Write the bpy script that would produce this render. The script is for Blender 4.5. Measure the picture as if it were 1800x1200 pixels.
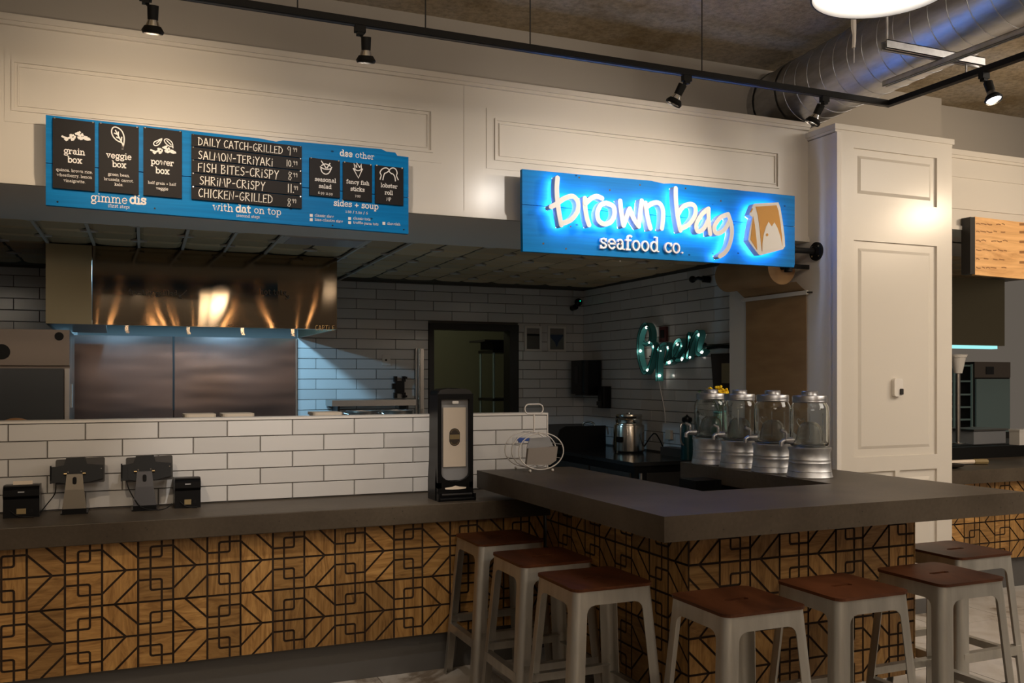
import bpy, math, random
from mathutils import Vector, Matrix
from mathutils.geometry import delaunay_2d_cdt
random.seed(7)
PI = math.pi
sc = bpy.context.scene
COL = sc.collection
for o in list(bpy.data.objects): bpy.data.objects.remove(o)

# ------------------------------------------------------------------ camera
F = 1630.0; TH = math.atan(700/1630); S0, C0 = math.sin(TH), math.cos(TH); H = 1.6; V0 = 664.5
cam_d = bpy.data.cameras.new('camera'); cam = bpy.data.objects.new('camera', cam_d); COL.objects.link(cam)
cam.location = (0, 0, H); cam.rotation_euler = (PI/2, 0, -TH)
cam_d.sensor_width = 36; cam_d.lens = F/1800*36; cam_d.shift_y = (V0-600)/1800; cam_d.clip_start = .05
sc.camera = cam
# ------------------------------------------------------------------ view, world, lights
sc.view_settings.view_transform = 'Standard'; sc.view_settings.look = 'None'
sc.view_settings.exposure = -0.12; sc.view_settings.gamma = 1; sc.view_settings.use_curve_mapping = False
sc.cycles.use_denoising = True
sc.cycles.sample_clamp_indirect = 4.0
sc.cycles.max_bounces = 10; sc.cycles.transmission_bounces = 8; sc.cycles.transparent_max_bounces = 10
sc.cycles.caustics_reflective = False; sc.cycles.caustics_refractive = False
W = bpy.data.worlds.new('world'); sc.world = W; W.use_nodes = True
W.node_tree.nodes['Background'].inputs[0].default_value = (1.0, .84, .68, 1)
W.node_tree.nodes['Background'].inputs[1].default_value = .12
WARM = (1.0, .79, .56); NEUT = (1.0, .90, .78)
def add_light(kind, name, loc, power, color, target=None, **kw):
    d = bpy.data.lights.new(name, kind); d.energy = power; d.color = color
    for k, v in kw.items(): setattr(d, k, v)
    o = bpy.data.objects.new(name, d); COL.objects.link(o); o.location = loc
    if target is not None:
        o.rotation_euler = (Vector(target)-Vector(loc)).to_track_quat('-Z', 'Y').to_euler()
    return o
def spot(name, loc, target, power, color=WARM, ang=60, blend=.8, r=.03):
    return add_light('SPOT', name, loc, power, color, target, spot_size=math.radians(ang), spot_blend=blend, shadow_soft_size=r)
# added fill: unseen area lights behind and beside the camera brighten the hall
add_light('AREA', 'hall_fill_area', (1.0, -1.5, 3.65), 50, NEUT, (1.0, 0.2, 0), size=2.5)
add_light('AREA', 'hall_fill_area', (6.5, 1.5, 3.65), 130, NEUT, (6.3, 2.4, 0), size=2.5)
# extra spot above the signs, added left of view without a fixture
spot('track_spot', (-1.0, 3.83, 2.93), (-1.0, 5.2, 2.4), 22, ang=90, blend=1)
# spots for the counters and pillar, unseen, with no fixtures built
spot('track_spot', (.75, 3.6, 3.0), (.95, 5.2, 1.05), 85, (1, .93, .86), 50, .7)
spot('track_spot', (2.7, 1.6, 3.2), (2.9, 3.5, 1.0), 34, NEUT, 70, .9)
spot('track_spot', (-.6, 2.6, 3.2), (.3, 4.8, .5), 75, WARM, 55, .8)
spot('track_spot', (4.4, 2.4, 3.3), (3.9, 3.0, .6), 45, NEUT, 60, .8)
spot('track_spot', (6.6, 3.29, 3.05), (5.7, 5.0, 2.45), 70, WARM, 120, 1, .035)
spot('track_spot', (7.9, 1.5, 3.05), (5.0, 4.7, 2.2), 40, WARM, 60, 1, .035)
# small warm bulbs of the hall behind the camera (they mirror in steel and tiles)
for i_, (bx, by, bz) in enumerate([(-.35,-6,2.62),(.02,-5,2.60),(.10,-7,2.75),(.62,-6,2.50),(.70,-5,2.62),(.98,-7,2.66),(1.02,-5.5,2.46),(1.55,-6,2.62),(1.66,-5,2.56),(1.95,-7,2.58),(2.32,-5,2.64),(2.62,-7,2.40),(2.72,-5.4,2.62),(2.80,-6,2.58),(3.42,-5,2.60),(3.95,-6,2.95),(4.30,-5,2.90),(4.62,-6,2.92),(-2.2,-6,2.7),(5.6,-5,2.8),(6.4,-6,2.8),(7.4,-5,2.9)]):
    add_light('POINT', 'hall_bulb', (bx, by, bz), 2.2, (1, .58, .28), shadow_soft_size=.03)
add_light('POINT', 'hall_globe_lamp', (1.95, -6.5, 3.2), 18, (1, .86, .66), shadow_soft_size=.17)
for p_, e_ in (((-1.6, .2, 2.75), 14), ((1.6, -.8, 2.75), 16), ((5.2, .6, 2.75), 30)):  # unseen fill lights added for a brighter hall and ceiling
    add_light('POINT', 'hall_fill_point', p_, e_, (1, .84, .66), shadow_soft_size=.12)

for p_, e_ in (((.3, .9, 2.85), 120), ((2.9, .4, 2.85), 130), ((5.6, 1.2, 2.85), 130)):      # unseen uplights, added to brighten the hall ceiling
    add_light('SPOT', 'ceiling_fill_uplight', p_, e_, (1, .88, .74), (p_[0]+.1, p_[1]+.6, 4.2), spot_size=math.radians(150), spot_blend=1, shadow_soft_size=.1)
# ------------------------------------------------------------------ pixel rays (offline measuring helpers)
def ray(u, v):
    s = (u-900)/F
    return (S0+C0*s, C0-S0*s, (V0-v)/F)
def PY(u, v, y): d = ray(u, v); t = y/d[1]; return (d[0]*t, y, H+d[2]*t)
def PX(u, v, x): d = ray(u, v); t = x/d[0]; return (x, d[1]*t, H+d[2]*t)
def depth(x, y): return x*S0+y*C0

# ------------------------------------------------------------------ materials
MATS = {}
def principled(name, color, rough=.5, metal=0, **kw):
    m = bpy.data.materials.new(name); m.use_nodes = True
    b = m.node_tree.nodes['Principled BSDF']
    b.inputs['Base Color'].default_value = (*color, 1); b.inputs['Roughness'].default_value = rough
    b.inputs['Metallic'].default_value = metal
    for k, v in kw.items():
        b.inputs[k.replace('_', ' ')].default_value = v
    MATS[name] = m
    return m
def nd(m, t, **kw):
    n = m.node_tree.nodes.new(t)
    for k, v in kw.items(): setattr(n, k, v)
    return n
def ln(m, a, b): m.node_tree.links.new(a, b)
def ramp(m, fac, stops):
    r = nd(m, 'ShaderNodeValToRGB'); e = r.color_ramp.elements
    while len(e) < len(stops): e.new(.5)
    for i, (p, c) in enumerate(stops): e[i].position = p; e[i].color = (*c, 1)
    ln(m, fac, r.inputs[0]); return r.outputs[0]
def noise(m, scale, detail=4, vec=None, rough=.5):
    n = nd(m, 'ShaderNodeTexNoise'); n.inputs['Scale'].default_value = scale; n.inputs['Detail'].default_value = detail
    n.inputs['Roughness'].default_value = rough
    if vec is not None: ln(m, vec, n.inputs['Vector'])
    return n
def coords(m, kind='Object', scale=(1, 1, 1), rot=(0, 0, 0)):
    tc = nd(m, 'ShaderNodeTexCoord'); mp = nd(m, 'ShaderNodeMapping')
    mp.inputs['Scale'].default_value = scale; mp.inputs['Rotation'].default_value = rot
    ln(m, tc.outputs[kind], mp.inputs['Vector']); return mp.outputs[0]
def geo_pos(m, scale=(1, 1, 1)):
    g = nd(m, 'ShaderNodeNewGeometry'); mp = nd(m, 'ShaderNodeMapping'); mp.inputs['Scale'].default_value = scale
    ln(m, g.outputs['Position'], mp.inputs['Vector']); return mp.outputs[0]
def bump(m, h, strength=.2, dist=.01):
    b = nd(m, 'ShaderNodeBump'); b.inputs['Strength'].default_value = strength; b.inputs['Distance'].default_value = dist
    ln(m, h, b.inputs['Height']); ln(m, b.outputs[0], m.node_tree.nodes['Principled BSDF'].inputs['Normal'])
def P(m): return m.node_tree.nodes['Principled BSDF']

M_cream = principled('cream_paint', (.70, .655, .59), .27)
n = noise(M_cream, 90, 3); bump(M_cream, n.outputs[0], .03, .002)
M_dry = principled('drywall_paint', (.46, .42, .37), .8)
M_white = principled('white_paint', (.76, .72, .67), .45)
M_tile = principled('white_glazed_tile', (.72, .70, .68), .16)
oi = nd(M_tile, 'ShaderNodeObjectInfo'); ln(M_tile, ramp(M_tile, oi.outputs['Random'], [(0, (.64, .62, .60)), (1, (.75, .73, .71))]), P(M_tile).inputs['Base Color'])
n = noise(M_tile, 7, 2, geo_pos(M_tile)); bump(M_tile, n.outputs[0], .08, .01)
M_grout = principled('grey_grout', (.12, .11, .10), .9)
M_conc = principled('dark_concrete', (.16, .14, .12), .48, 0, Specular_IOR_Level=.35)
p = geo_pos(M_conc); n = noise(M_conc, 2.2, 5, p); n2 = noise(M_conc, 60, 3, p)
mx = nd(M_conc, 'ShaderNodeMath', operation='ADD'); ln(M_conc, n.outputs[0], mx.inputs[0])
mm = nd(M_conc, 'ShaderNodeMath', operation='MULTIPLY'); ln(M_conc, n2.outputs[0], mm.inputs[0]); mm.inputs[1].default_value = .25; ln(M_conc, mm.outputs[0], mx.inputs[1])
vo = nd(M_conc, 'ShaderNodeTexVoronoi'); vo.inputs['Scale'].default_value = 26; ln(M_conc, p, vo.inputs['Vector'])
pit = ramp(M_conc, vo.outputs['Distance'], [(0.0, (.25, .25, .25)), (.075, (.35, .35, .35)), (.09, (1, 1, 1))])
cr = ramp(M_conc, mx.outputs[0], [(.40, (.046, .034, .022)), (.62, (.070, .053, .036)), (.8, (.095, .074, .052))])
mr = nd(M_conc, 'ShaderNodeMixRGB', blend_type='MULTIPLY'); mr.inputs[0].default_value = .8; ln(M_conc, cr, mr.inputs[1]); ln(M_conc, pit, mr.inputs[2])
ln(M_conc, mr.outputs[0], P(M_conc).inputs['Base Color'])
M_kick = principled('dark_toe_kick', (.11, .105, .10), .5)
def wood_mat(name, cols, horiz_mix=True, rough=.42, k=1.0):
    m = principled(name, cols[1], rough)
    oi = nd(m, 'ShaderNodeObjectInfo'); tc = nd(m, 'ShaderNodeTexCoord')
    # random offset; random choice between upright and level grain
    gt = nd(m, 'ShaderNodeMath', operation='GREATER_THAN'); gt.inputs[1].default_value = .45
    fr = nd(m, 'ShaderNodeMath', operation='FRACT'); mu = nd(m, 'ShaderNodeMath', operation='MULTIPLY'); mu.inputs[1].default_value = 7.31
    ln(m, oi.outputs['Random'], mu.inputs[0]); ln(m, mu.outputs[0], fr.inputs[0]); ln(m, fr.outputs[0], gt.inputs[0])
    mpA = nd(m, 'ShaderNodeMapping'); mpA.inputs['Scale'].default_value = (2.6*k, 1, 17*k)
    mpB = nd(m, 'ShaderNodeMapping'); mpB.inputs['Scale'].default_value = (17*k, 1, 2.6*k)
    ln(m, tc.outputs['Object'], mpA.inputs[0]); ln(m, tc.outputs['Object'], mpB.inputs[0])
    mix = nd(m, 'ShaderNodeMixRGB'); ln(m, mpA.outputs[0], mix.inputs[1]); ln(m, mpB.outputs[0], mix.inputs[2])
    if horiz_mix: ln(m, gt.outputs[0], mix.inputs[0])
    else: mix.inputs[0].default_value = 0
    ad = nd(m, 'ShaderNodeVectorMath', operation='ADD'); ln(m, mix.outputs[0], ad.inputs[0])
    off = nd(m, 'ShaderNodeMath', operation='MULTIPLY'); off.inputs[1].default_value = 90; ln(m, oi.outputs['Random'], off.inputs[0]); ln(m, off.outputs[0], ad.inputs[1])
    n = noise(m, 1.2, 6, ad.outputs[0], .62); n.inputs['Distortion'].default_value = 2.4
    c = ramp(m, n.outputs[0], [(.32, cols[0]), (.5, cols[1]), (.68, cols[2])])
    hs = nd(m, 'ShaderNodeHueSaturation'); ln(m, c, hs.inputs['Color'])
    mr = nd(m, 'ShaderNodeMapRange'); mr.inputs['To Min'].default_value = .68; mr.inputs['To Max'].default_value = 1.28; ln(m, oi.outputs['Random'], mr.inputs['Value'])
    ln(m, mr.outputs[0], hs.inputs['Value']); ln(m, hs.outputs[0], P(m).inputs['Base Color'])
    bump(m, n.outputs[0], .12, .003)
    return m
M_oak = wood_mat('carved_oak', [(.21, .100, .026), (.37, .195, .058), (.50, .285, .095)])
M_groove = principled('dark_groove', (.035, .017, .008), .75)
M_seat = wood_mat('walnut_seat', [(.055, .017, .006), (.095, .030, .011), (.14, .048, .019)], False, .42)
P(M_seat).inputs['Specular IOR Level'].default_value = .25
M_signwood = wood_mat('pale_sign_wood', [(.55, .28, .10), (.72, .40, .16), (.82, .48, .2)], False, .5, .5)
def metal(name, col, rough, streak=None, aniso=0, bumps=None, rot=0.0):
    m = principled(name, col, rough, 1.0)
    if streak:
        n = noise(m, 1.0, 5, geo_pos(m, streak), .6)
        mr = nd(m, 'ShaderNodeMapRange'); mr.inputs['To Min'].default_value = max(.05, rough-.08); mr.inputs['To Max'].default_value = rough+.10
        ln(m, n.outputs[0], mr.inputs['Value']); ln(m, mr.outputs[0], P(m).inputs['Roughness'])
        c = ramp(m, n.outputs[0], [(.3, tuple(x*.72 for x in col)), (.7, col)]); ln(m, c, P(m).inputs['Base Color'])
    if aniso:
        P(m).inputs['Anisotropic'].default_value = aniso
        P(m).inputs['Anisotropic Rotation'].default_value = rot
        tg = nd(m, 'ShaderNodeCombineXYZ'); tg.inputs[2].default_value = 1.0; ln(m, tg.outputs[0], P(m).inputs['Tangent'])
    if bumps:
        n = noise(m, bumps[0], 2, geo_pos(m, bumps[2])); bump(m, n.outputs[0], bumps[1], .05)
    return m
M_steel = metal('brushed_steel', (.50, .47, .44), .30)
M_hood = metal('hood_steel', (.24, .18, .12), .058, aniso=.99, rot=0)
M_hoodL = metal('hood_end_steel', (.30, .26, .17), .38)
M_splash = metal('wavy_steel', (.34, .27, .26), .22, bumps=(1.1, .20, (.6, 1, 2.6)))
M_fridge = metal('fridge_steel', (.24, .20, .17), .33)
M_fdoor = metal('fridge_door_steel', (.085, .09, .095), .3)
M_stool = metal('raw_steel', (.62, .60, .55), .46, streak=(14, 14, 1.3))
M_galv = metal('galvanised', (.72, .72, .73), .48, streak=(18, 18, 18))
M_duct = metal('duct_steel', (.62, .62, .63), .36, streak=(30, 6, 30))
M_chrome = principled('chrome', (.8, .8, .8), .08, 1)
M_lid = metal('pewter_lid', (.48, .48, .50), .35)
M_black = principled('black_plastic', (.005, .005, .0055), .3, 0, Specular_IOR_Level=.22)
M_blackmat = principled('black_matt', (.006, .0055, .005), .6, 0, Specular_IOR_Level=.25)
M_darkgrey = principled('dark_grey_plastic', (.028, .026, .025), .4, 0, Specular_IOR_Level=.3)
M_standdk = principled('dark_bronze_metal', (.13, .11, .085), .45, .5)
M_tab = principled('tablet_back', (.03, .025, .022), .4, 0, Specular_IOR_Level=.3)
M_blk_ctr = principled('black_stone', (.015, .015, .016), .15)
M_frame = principled('black_door_frame', (.010, .008, .007), .4)
M_drkroom = principled('dim_green_wall', (.26, .26, .17), .8)
M_kraft = principled('kraft_paper', (.36, .22, .10), .85)
n = noise(M_kraft, 3, 3, geo_pos(M_kraft, (1, 1, 4))); ln(M_kraft, ramp(M_kraft, n.outputs[0], [(.3, (.31, .18, .085)), (.7, (.40, .25, .12))]), P(M_kraft).inputs['Base Color'])
M_blue = principled('blue_stained_plank', (.0, .2, .5), .5)
pv = geo_pos(M_blue, (1.3, 1, 34)); n = noise(M_blue, 1.2, 5, pv, .6); n.inputs['Distortion'].default_value = .7
c = ramp(M_blue, n.outputs[0], [(.25, (.0, .150, .42)), (.55, (.0, .20, .54)), (.8, (.0, .25, .62))])
v = nd(M_blue, 'ShaderNodeTexVoronoi'); v.inputs['Scale'].default_value = 5.5; ln(M_blue, geo_pos(M_blue, (1, 1, 1.6)), v.inputs['Vector'])
kn = ramp(M_blue, v.outputs['Distance'], [(0.0, (.15, .12, .1)), (.035, (.25, .25, .25)), (.055, (1, 1, 1))])
mr = nd(M_blue, 'ShaderNodeMixRGB', blend_type='MULTIPLY'); mr.inputs[0].default_value = .9; ln(M_blue, c, mr.inputs[1]); ln(M_blue, kn, mr.inputs[2]); ln(M_blue, mr.outputs[0], P(M_blue).inputs['Base Color'])
bump(M_blue, n.outputs[0], .10, .003); P(M_blue).inputs['Specular IOR Level'].default_value = .12
M_board = principled('charcoal_board', (.014, .012, .013), .6, 0, Specular_IOR_Level=.2)
M_letter = principled('white_lettering', (.85, .82, .80), .6)
M_chalk = principled('chalk_pen', (.80, .76, .70), .7)
M_chan = principled('white_channel_letter', (.86, .84, .82), .35)
M_orange = principled('orange_panel', (.70, .33, .03), .5)
M_navy = principled('navy_edge', (.05, .10, .30), .5)
def emis(name, col, s):
    m = principled(name, (0, 0, 0), .5); P(m).inputs['Emission Color'].default_value = (*col, 1); P(m).inputs['Emission Strength'].default_value = s; return m
M_halo = emis('blue_white_led', (.40, .56, 1.0), 30)
M_bulb = emis('sign_bulb', (1, .90, .78), 9)
M_hoodled = emis('hood_lamp', (.25, .62, .95), 4)
M_lampwhite = emis('lamp_lens', (.8, .88, 1.0), 14)
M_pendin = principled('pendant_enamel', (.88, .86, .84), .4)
P(M_pendin).inputs['Emission Color'].default_value = (1, .95, .88, 1); P(M_pendin).inputs['Emission Strength'].default_value = .30  # glow put into the enamel for the lit inside of the dish
M_greenled = emis('green_led', (0, 1, .5), 2)
M_teal = principled('teal_metal_sign', (.10, .42, .42), .4, .3)
M_thermos = principled('dark_teal', (.0, .03, .034), .35)
M_glass = principled('jar_glass', (.93, .96, .95), .02, 0, Transmission_Weight=1.0, IOR=1.45)
M_clear = principled('clear_plastic', (.9, .9, .9), .05, 0, Transmission_Weight=1.0, IOR=1.1, Alpha=.16)
M_blueplast = principled('blue_packets', (.08, .16, .55), .35)
M_wire = principled('white_wire', (.78, .73, .68), .4)
M_menu = principled('folded_paper_card', (.30, .26, .23), .7)
M_yellow = principled('yellow_petals', (.95, .62, .0), .6)
M_leaf = principled('dark_leaf', (.03, .07, .03), .6)
M_vase = principled('patterned_vase', (.15, .40, .38), .3)
v = nd(M_vase, 'ShaderNodeTexVoronoi'); v.inputs['Scale'].default_value = 26; ln(M_vase, ramp(M_vase, v.outputs['Distance'], [(.2, (.55, .72, .70)), (.5, (.06, .30, .30)), (.8, (.35, .45, .2))]), P(M_vase).inputs['Base Color'])
M_napk = principled('napkin_card', (.85, .72, .58), .55)
M_brown = principled('dark_brown_print', (.045, .03, .02), .5)
M_goldp = principled('tan_print', (.30, .22, .10), .5)
M_buns = principled('bread', (.35, .17, .06), .7)
M_creamobj = principled('cream_plastic', (.62, .53, .42), .5)
M_red = principled('red_device', (.10, .018, .018), .5)
M_text = principled('printed_grey', (.22, .19, .16), .6)
M_brass = principled('brass', (.65, .48, .25), .25, 1)
M_glowcyan = emis('cyan_lamp_strip', (.35, .85, .85), 1.2)
M_bluerefl = principled('frosted_panel', (.36, .36, .37), .35)
M_rackm = principled('rack_metal', (.32, .45, .43), .4, .5)
M_ovenf = principled('oven_front', (.30, .42, .42), .4, .2)
M_ovenglass = principled('screen_dark', (.01, .01, .01), .1)
# ceiling materials
M_ceil = principled('sprayed_ceiling', (.38, .33, .27), .95, 0, Specular_IOR_Level=.2)
p = geo_pos(M_ceil); n = noise(M_ceil, .9, 6, p, .6); n2 = noise(M_ceil, 26, 5, p, .7)
a = ramp(M_ceil, n.outputs[0], [(.35, (.36, .27, .15)), (.5, (.58, .49, .36)), (.68, (.62, .57, .51))])
b_ = ramp(M_ceil, n2.outputs[0], [(.35, (.55, .55, .55)), (.6, (1, 1, 1))])
mr = nd(M_ceil, 'ShaderNodeMixRGB', blend_type='MULTIPLY'); mr.inputs[0].default_value = .8; ln(M_ceil, a, mr.inputs[1]); ln(M_ceil, b_, mr.inputs[2]); ln(M_ceil, mr.outputs[0], P(M_ceil).inputs['Base Color'])
bump(M_ceil, n2.outputs[0], .6, .03)
M_tin = principled('tan_ceiling_panel', (.40, .32, .20), .6)
oi = nd(M_tin, 'ShaderNodeObjectInfo'); ln(M_tin, ramp(M_tin, oi.outputs['Random'], [(0, (.44, .32, .18)), (1, (.62, .46, .27))]), P(M_tin).inputs['Base Color'])
M_tinseam = principled('ceiling_seam', (.06, .045, .025), .8)
M_tbar = principled('ceiling_grid_bar', (.55, .52, .48), .5)
# floor
M_floor = principled('stone_floor', (.5, .46, .42), .35)
p = geo_pos(M_floor); n = noise(M_floor, 2.1, 6, p, .62); n.inputs['Distortion'].default_value = 1.2
ln(M_floor, ramp(M_floor, n.outputs[0], [(.36, (.24, .19, .14)), (.45, (.55, .50, .44)), (.62, (.66, .62, .57)), (.75, (.50, .46, .42))]), P(M_floor).inputs['Base Color'])
M_floorj = principled('floor_joint', (.22, .19, .16), .9)

# ------------------------------------------------------------------ mesh builder
ORG = {}
class MB:
    def __init__(s): s.v = []; s.f = []; s.m = []; s.s = []
    def add(s, vs, fs, mi=0, sm=False):
        b = len(s.v); s.v += [tuple(v) for v in vs]
        for f in fs: s.f.append([b+i for i in f]); s.m.append(mi); s.s.append(sm)
        return s
    def box(s, x0, x1, y0, y1, z0, z1, mi=0):
        return s.add([(x0,y0,z0),(x1,y0,z0),(x1,y1,z0),(x0,y1,z0),(x0,y0,z1),(x1,y0,z1),(x1,y1,z1),(x0,y1,z1)],
                     [(0,3,2,1),(4,5,6,7),(0,1,5,4),(1,2,6,5),(2,3,7,6),(3,0,4,7)], mi)
    def rbox(s, x0, x1, y0, y1, z0, z1, r=.01, n=3, axis='z', mi=0, ch=0):
        # box with rounded edges along one axis
        A = {'z': (x0,x1,y0,y1,z0,z1), 'y': (x0,x1,z0,z1,y0,y1), 'x': (y0,y1,z0,z1,x0,x1)}[axis]
        a0,a1,b0,b1,c0,c1 = A; pts = []
        for cx, cy, st in [(a1-r,b1-r,0),(a0+r,b1-r,90),(a0+r,b0+r,180),(a1-r,b0+r,270)]:
            for i in range(n+1):
                t = math.radians(st+90*i/n); pts.append((cx+r*math.cos(t), cy+r*math.sin(t)))
        return s.prism(pts, c0, c1, axis, mi)
    def prism(s, pts, c0, c1, axis='z', mi=0, sm=False):
        n = len(pts)
        mp = {'z': lambda a,b,c: (a,b,c), 'y': lambda a,b,c: (a,c,b), 'x': lambda a,b,c: (c,a,b)}[axis]
        vs = [mp(a,b,c0) for a,b in pts]+[mp(a,b,c1) for a,b in pts]
        s.add(vs, [list(range(n))[::-1], list(range(n,2*n))], mi)
        b = len(s.v)-2*n
        for i in range(n):
            j = (i+1) % n; s.f.append([b+i,b+j,b+n+j,b+n+i]); s.m.append(mi); s.s.append(sm)
        return s
    def cyl(s, p0, p1, r0, r1=None, n=16, mi=0, caps=True):
        r1 = r0 if r1 is None else r1
        p0, p1 = Vector(p0), Vector(p1); d = (p1-p0).normalized()
        a = d.orthogonal().normalized(); b = d.cross(a)
        vs = []
        for p_, r in ((p0, r0), (p1, r1)):
            for i in range(n):
                t = 2*PI*i/n; vs.append(p_+a*(r*math.cos(t))+b*(r*math.sin(t)))
        base = len(s.v)
        s.add(vs, [(i,(i+1)%n,n+(i+1)%n,n+i) for i in range(n)], mi, True)
        if caps:
            s.f.append([base+i for i in range(n)][::-1]); s.f.append([base+n+i for i in range(n)]); s.m += [mi,mi]; s.s += [False,False]
        return s
    def lathe(s, prof, c=(0,0,0), n=24, mi=0, close=False, sy=1.0):
        vs = []; k = len(prof)
        for r, z in prof:
            for i in range(n):
                t = 2*PI*i/n; vs.append((c[0]+r*math.cos(t), c[1]+sy*r*math.sin(t), c[2]+z))
        fs = []
        for j in range(k-1 if not close else k):
            j2 = (j+1) % k
            for i in range(n): fs.append((j*n+i, j*n+(i+1)%n, j2*n+(i+1)%n, j2*n+i))
        s.add(vs, fs, mi, True)
        if not close:
            b = len(s.v)-k*n
            if prof[0][0] > 1e-5: s.f.append([b+i for i in range(n)][::-1]); s.m.append(mi); s.s.append(False)
            if prof[-1][0] > 1e-5: s.f.append([b+(k-1)*n+i for i in range(n)]); s.m.append(mi); s.s.append(False)
        return s
    def tube(s, pts, r, n=8, mi=0, closed=False):
        pts = [Vector(p_) for p_ in pts]; N = len(pts); vs = []; up = None
        for i, p_ in enumerate(pts):
            if closed: d = pts[(i+1)%N]-pts[i-1]
            else: d = pts[min(i+1,N-1)]-pts[max(i-1,0)]
            d.normalize()
            if up is None: up = d.orthogonal().normalized()
            up = (up-d*up.dot(d)).normalized(); b = d.cross(up)
            rr = r[i] if isinstance(r, (list, tuple)) else r
            for k in range(n):
                t = 2*PI*k/n; vs.append(p_+up*(rr*math.cos(t))+b*(rr*math.sin(t)))
        fs = []
        for i in range(N if closed else N-1):
            i2 = (i+1) % N
            for k in range(n): fs.append((i*n+k, i*n+(k+1)%n, i2*n+(k+1)%n, i2*n+k))
        s.add(vs, fs, mi, True)
        if not closed:
            b = len(s.v)-N*n
            s.f.append([b+k for k in range(n)][::-1]); s.f.append([b+(N-1)*n+k for k in range(n)]); s.m += [mi,mi]; s.s += [False,False]
        return s
    def ball(s, c, r, n=10, mi=0, sq=(1,1,1)):
        prof = [(r*math.sin(PI*i/(n//2+1)), -r*math.cos(PI*i/(n//2+1))) for i in range(n//2+2)]
        prof[0] = (1e-4, -r); prof[-1] = (1e-4, r)
        b = len(s.v); s.lathe(prof, (0,0,0), n, mi)
        for i in range(b, len(s.v)): x,y,z = s.v[i]; s.v[i] = (c[0]+x*sq[0], c[1]+y*sq[1], c[2]+z*sq[2])
        return s
    def xf(s, M):
        s.v = [tuple(M @ Vector(v)) for v in s.v]; return s
    def mesh(s, name, mats, org=(0,0,0)):
        me = bpy.data.meshes.new(name)
        me.from_pydata([(x-org[0], y-org[1], z-org[2]) for x,y,z in s.v], [], s.f)
        for m in (mats if isinstance(mats, (list, tuple)) else [mats]): me.materials.append(m)
        me.polygons.foreach_set('material_index', s.m); me.polygons.foreach_set('use_smooth', s.s)
        me.update()
        if any(s.s) and not all(s.s): me.set_sharp_from_angle(angle=math.radians(38))
        return me
    def build(s, name, mats, parent=None, label=None):
        org = ORG.get(parent.name, (0,0,0)) if parent else (0,0,0)
        o = bpy.data.objects.new(name, s.mesh(name, mats, org)); COL.objects.link(o)
        if parent: o.parent = parent; ORG[o.name] = org
        if label: o['label'] = label
        return o
def tag(o, label=None, cat=None, group=None, kind=None):
    if label: o['label'] = label
    if cat: o['category'] = cat
    if group: o['group'] = group
    if kind: o['kind'] = kind
    return o
def thing(name, label, cat, loc=(0,0,0), group=None):
    o = bpy.data.objects.new(name, None); COL.objects.link(o); o.location = loc; ORG[o.name] = tuple(loc)
    o.empty_display_size = .05
    return tag(o, label, cat, group)
def struct(name, mb, mat): return tag(mb.build(name, mat), kind='structure')
def copy_tree(o, parent=None):
    c = o.copy(); COL.objects.link(c)
    if parent: c.parent = parent
    for ch in list(o.children): copy_tree(ch, c)
    return c
def put(name, me, parent, loc, rotz=0):
    o = bpy.data.objects.new(name, me); COL.objects.link(o)
    org = ORG.get(parent.name, (0,0,0)) if parent else (0,0,0)
    o.location = (loc[0]-org[0], loc[1]-org[1], loc[2]-org[2]); o.rotation_euler = (0,0,rotz)
    if parent: o.parent = parent
    return o

# ------------------------------------------------------------------ principal dimensions
YH = 4.98      # header face
YHW = 5.25     # tiled half wall face
YB = 8.67      # kitchen back wall
XW = 4.54      # kitchen right wall
ZK = 2.52      # kitchen ceiling
ZC = 3.82      # hall ceiling
XS = 4.32      # side wall / pillar left edge
YP = 4.72      # pillar face

# ------------------------------------------------------------------ floor and ceiling
fl = struct('floor', MB().box(-7, 12, -9, 12, -.06, -.006), M_floorj)
tm = MB().box(0, .594, 0, .594, -.006, 0).mesh('floor_tile', M_floor)
for i in range(-2, 14):
    for j in range(-1, 9):
        x, y = i*.6+.1, 1.4+j*.6
        if y > 4.9 and x < 5.2: continue
        put('floor_tile', tm, fl, (x, y, 0))
hall = MB().box(-7, 12, -9, 1.4, -.006, 0).box(-7, -1.1, 1.4, 12, -.006, 0).box(8.5, 12, 1.4, 12, -.006, 0).box(-1.1, 5.2, 5.6, 12, -.006, 0).box(5.2, 8.5, 6.8, 12, -.006, 0)
hf = hall.build('floor_tile', M_floor, fl); hf['kind'] = 'stuff'
struct('ceiling', MB().box(-7, 12, -9, 12, ZC, ZC+.1), M_ceil)

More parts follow.
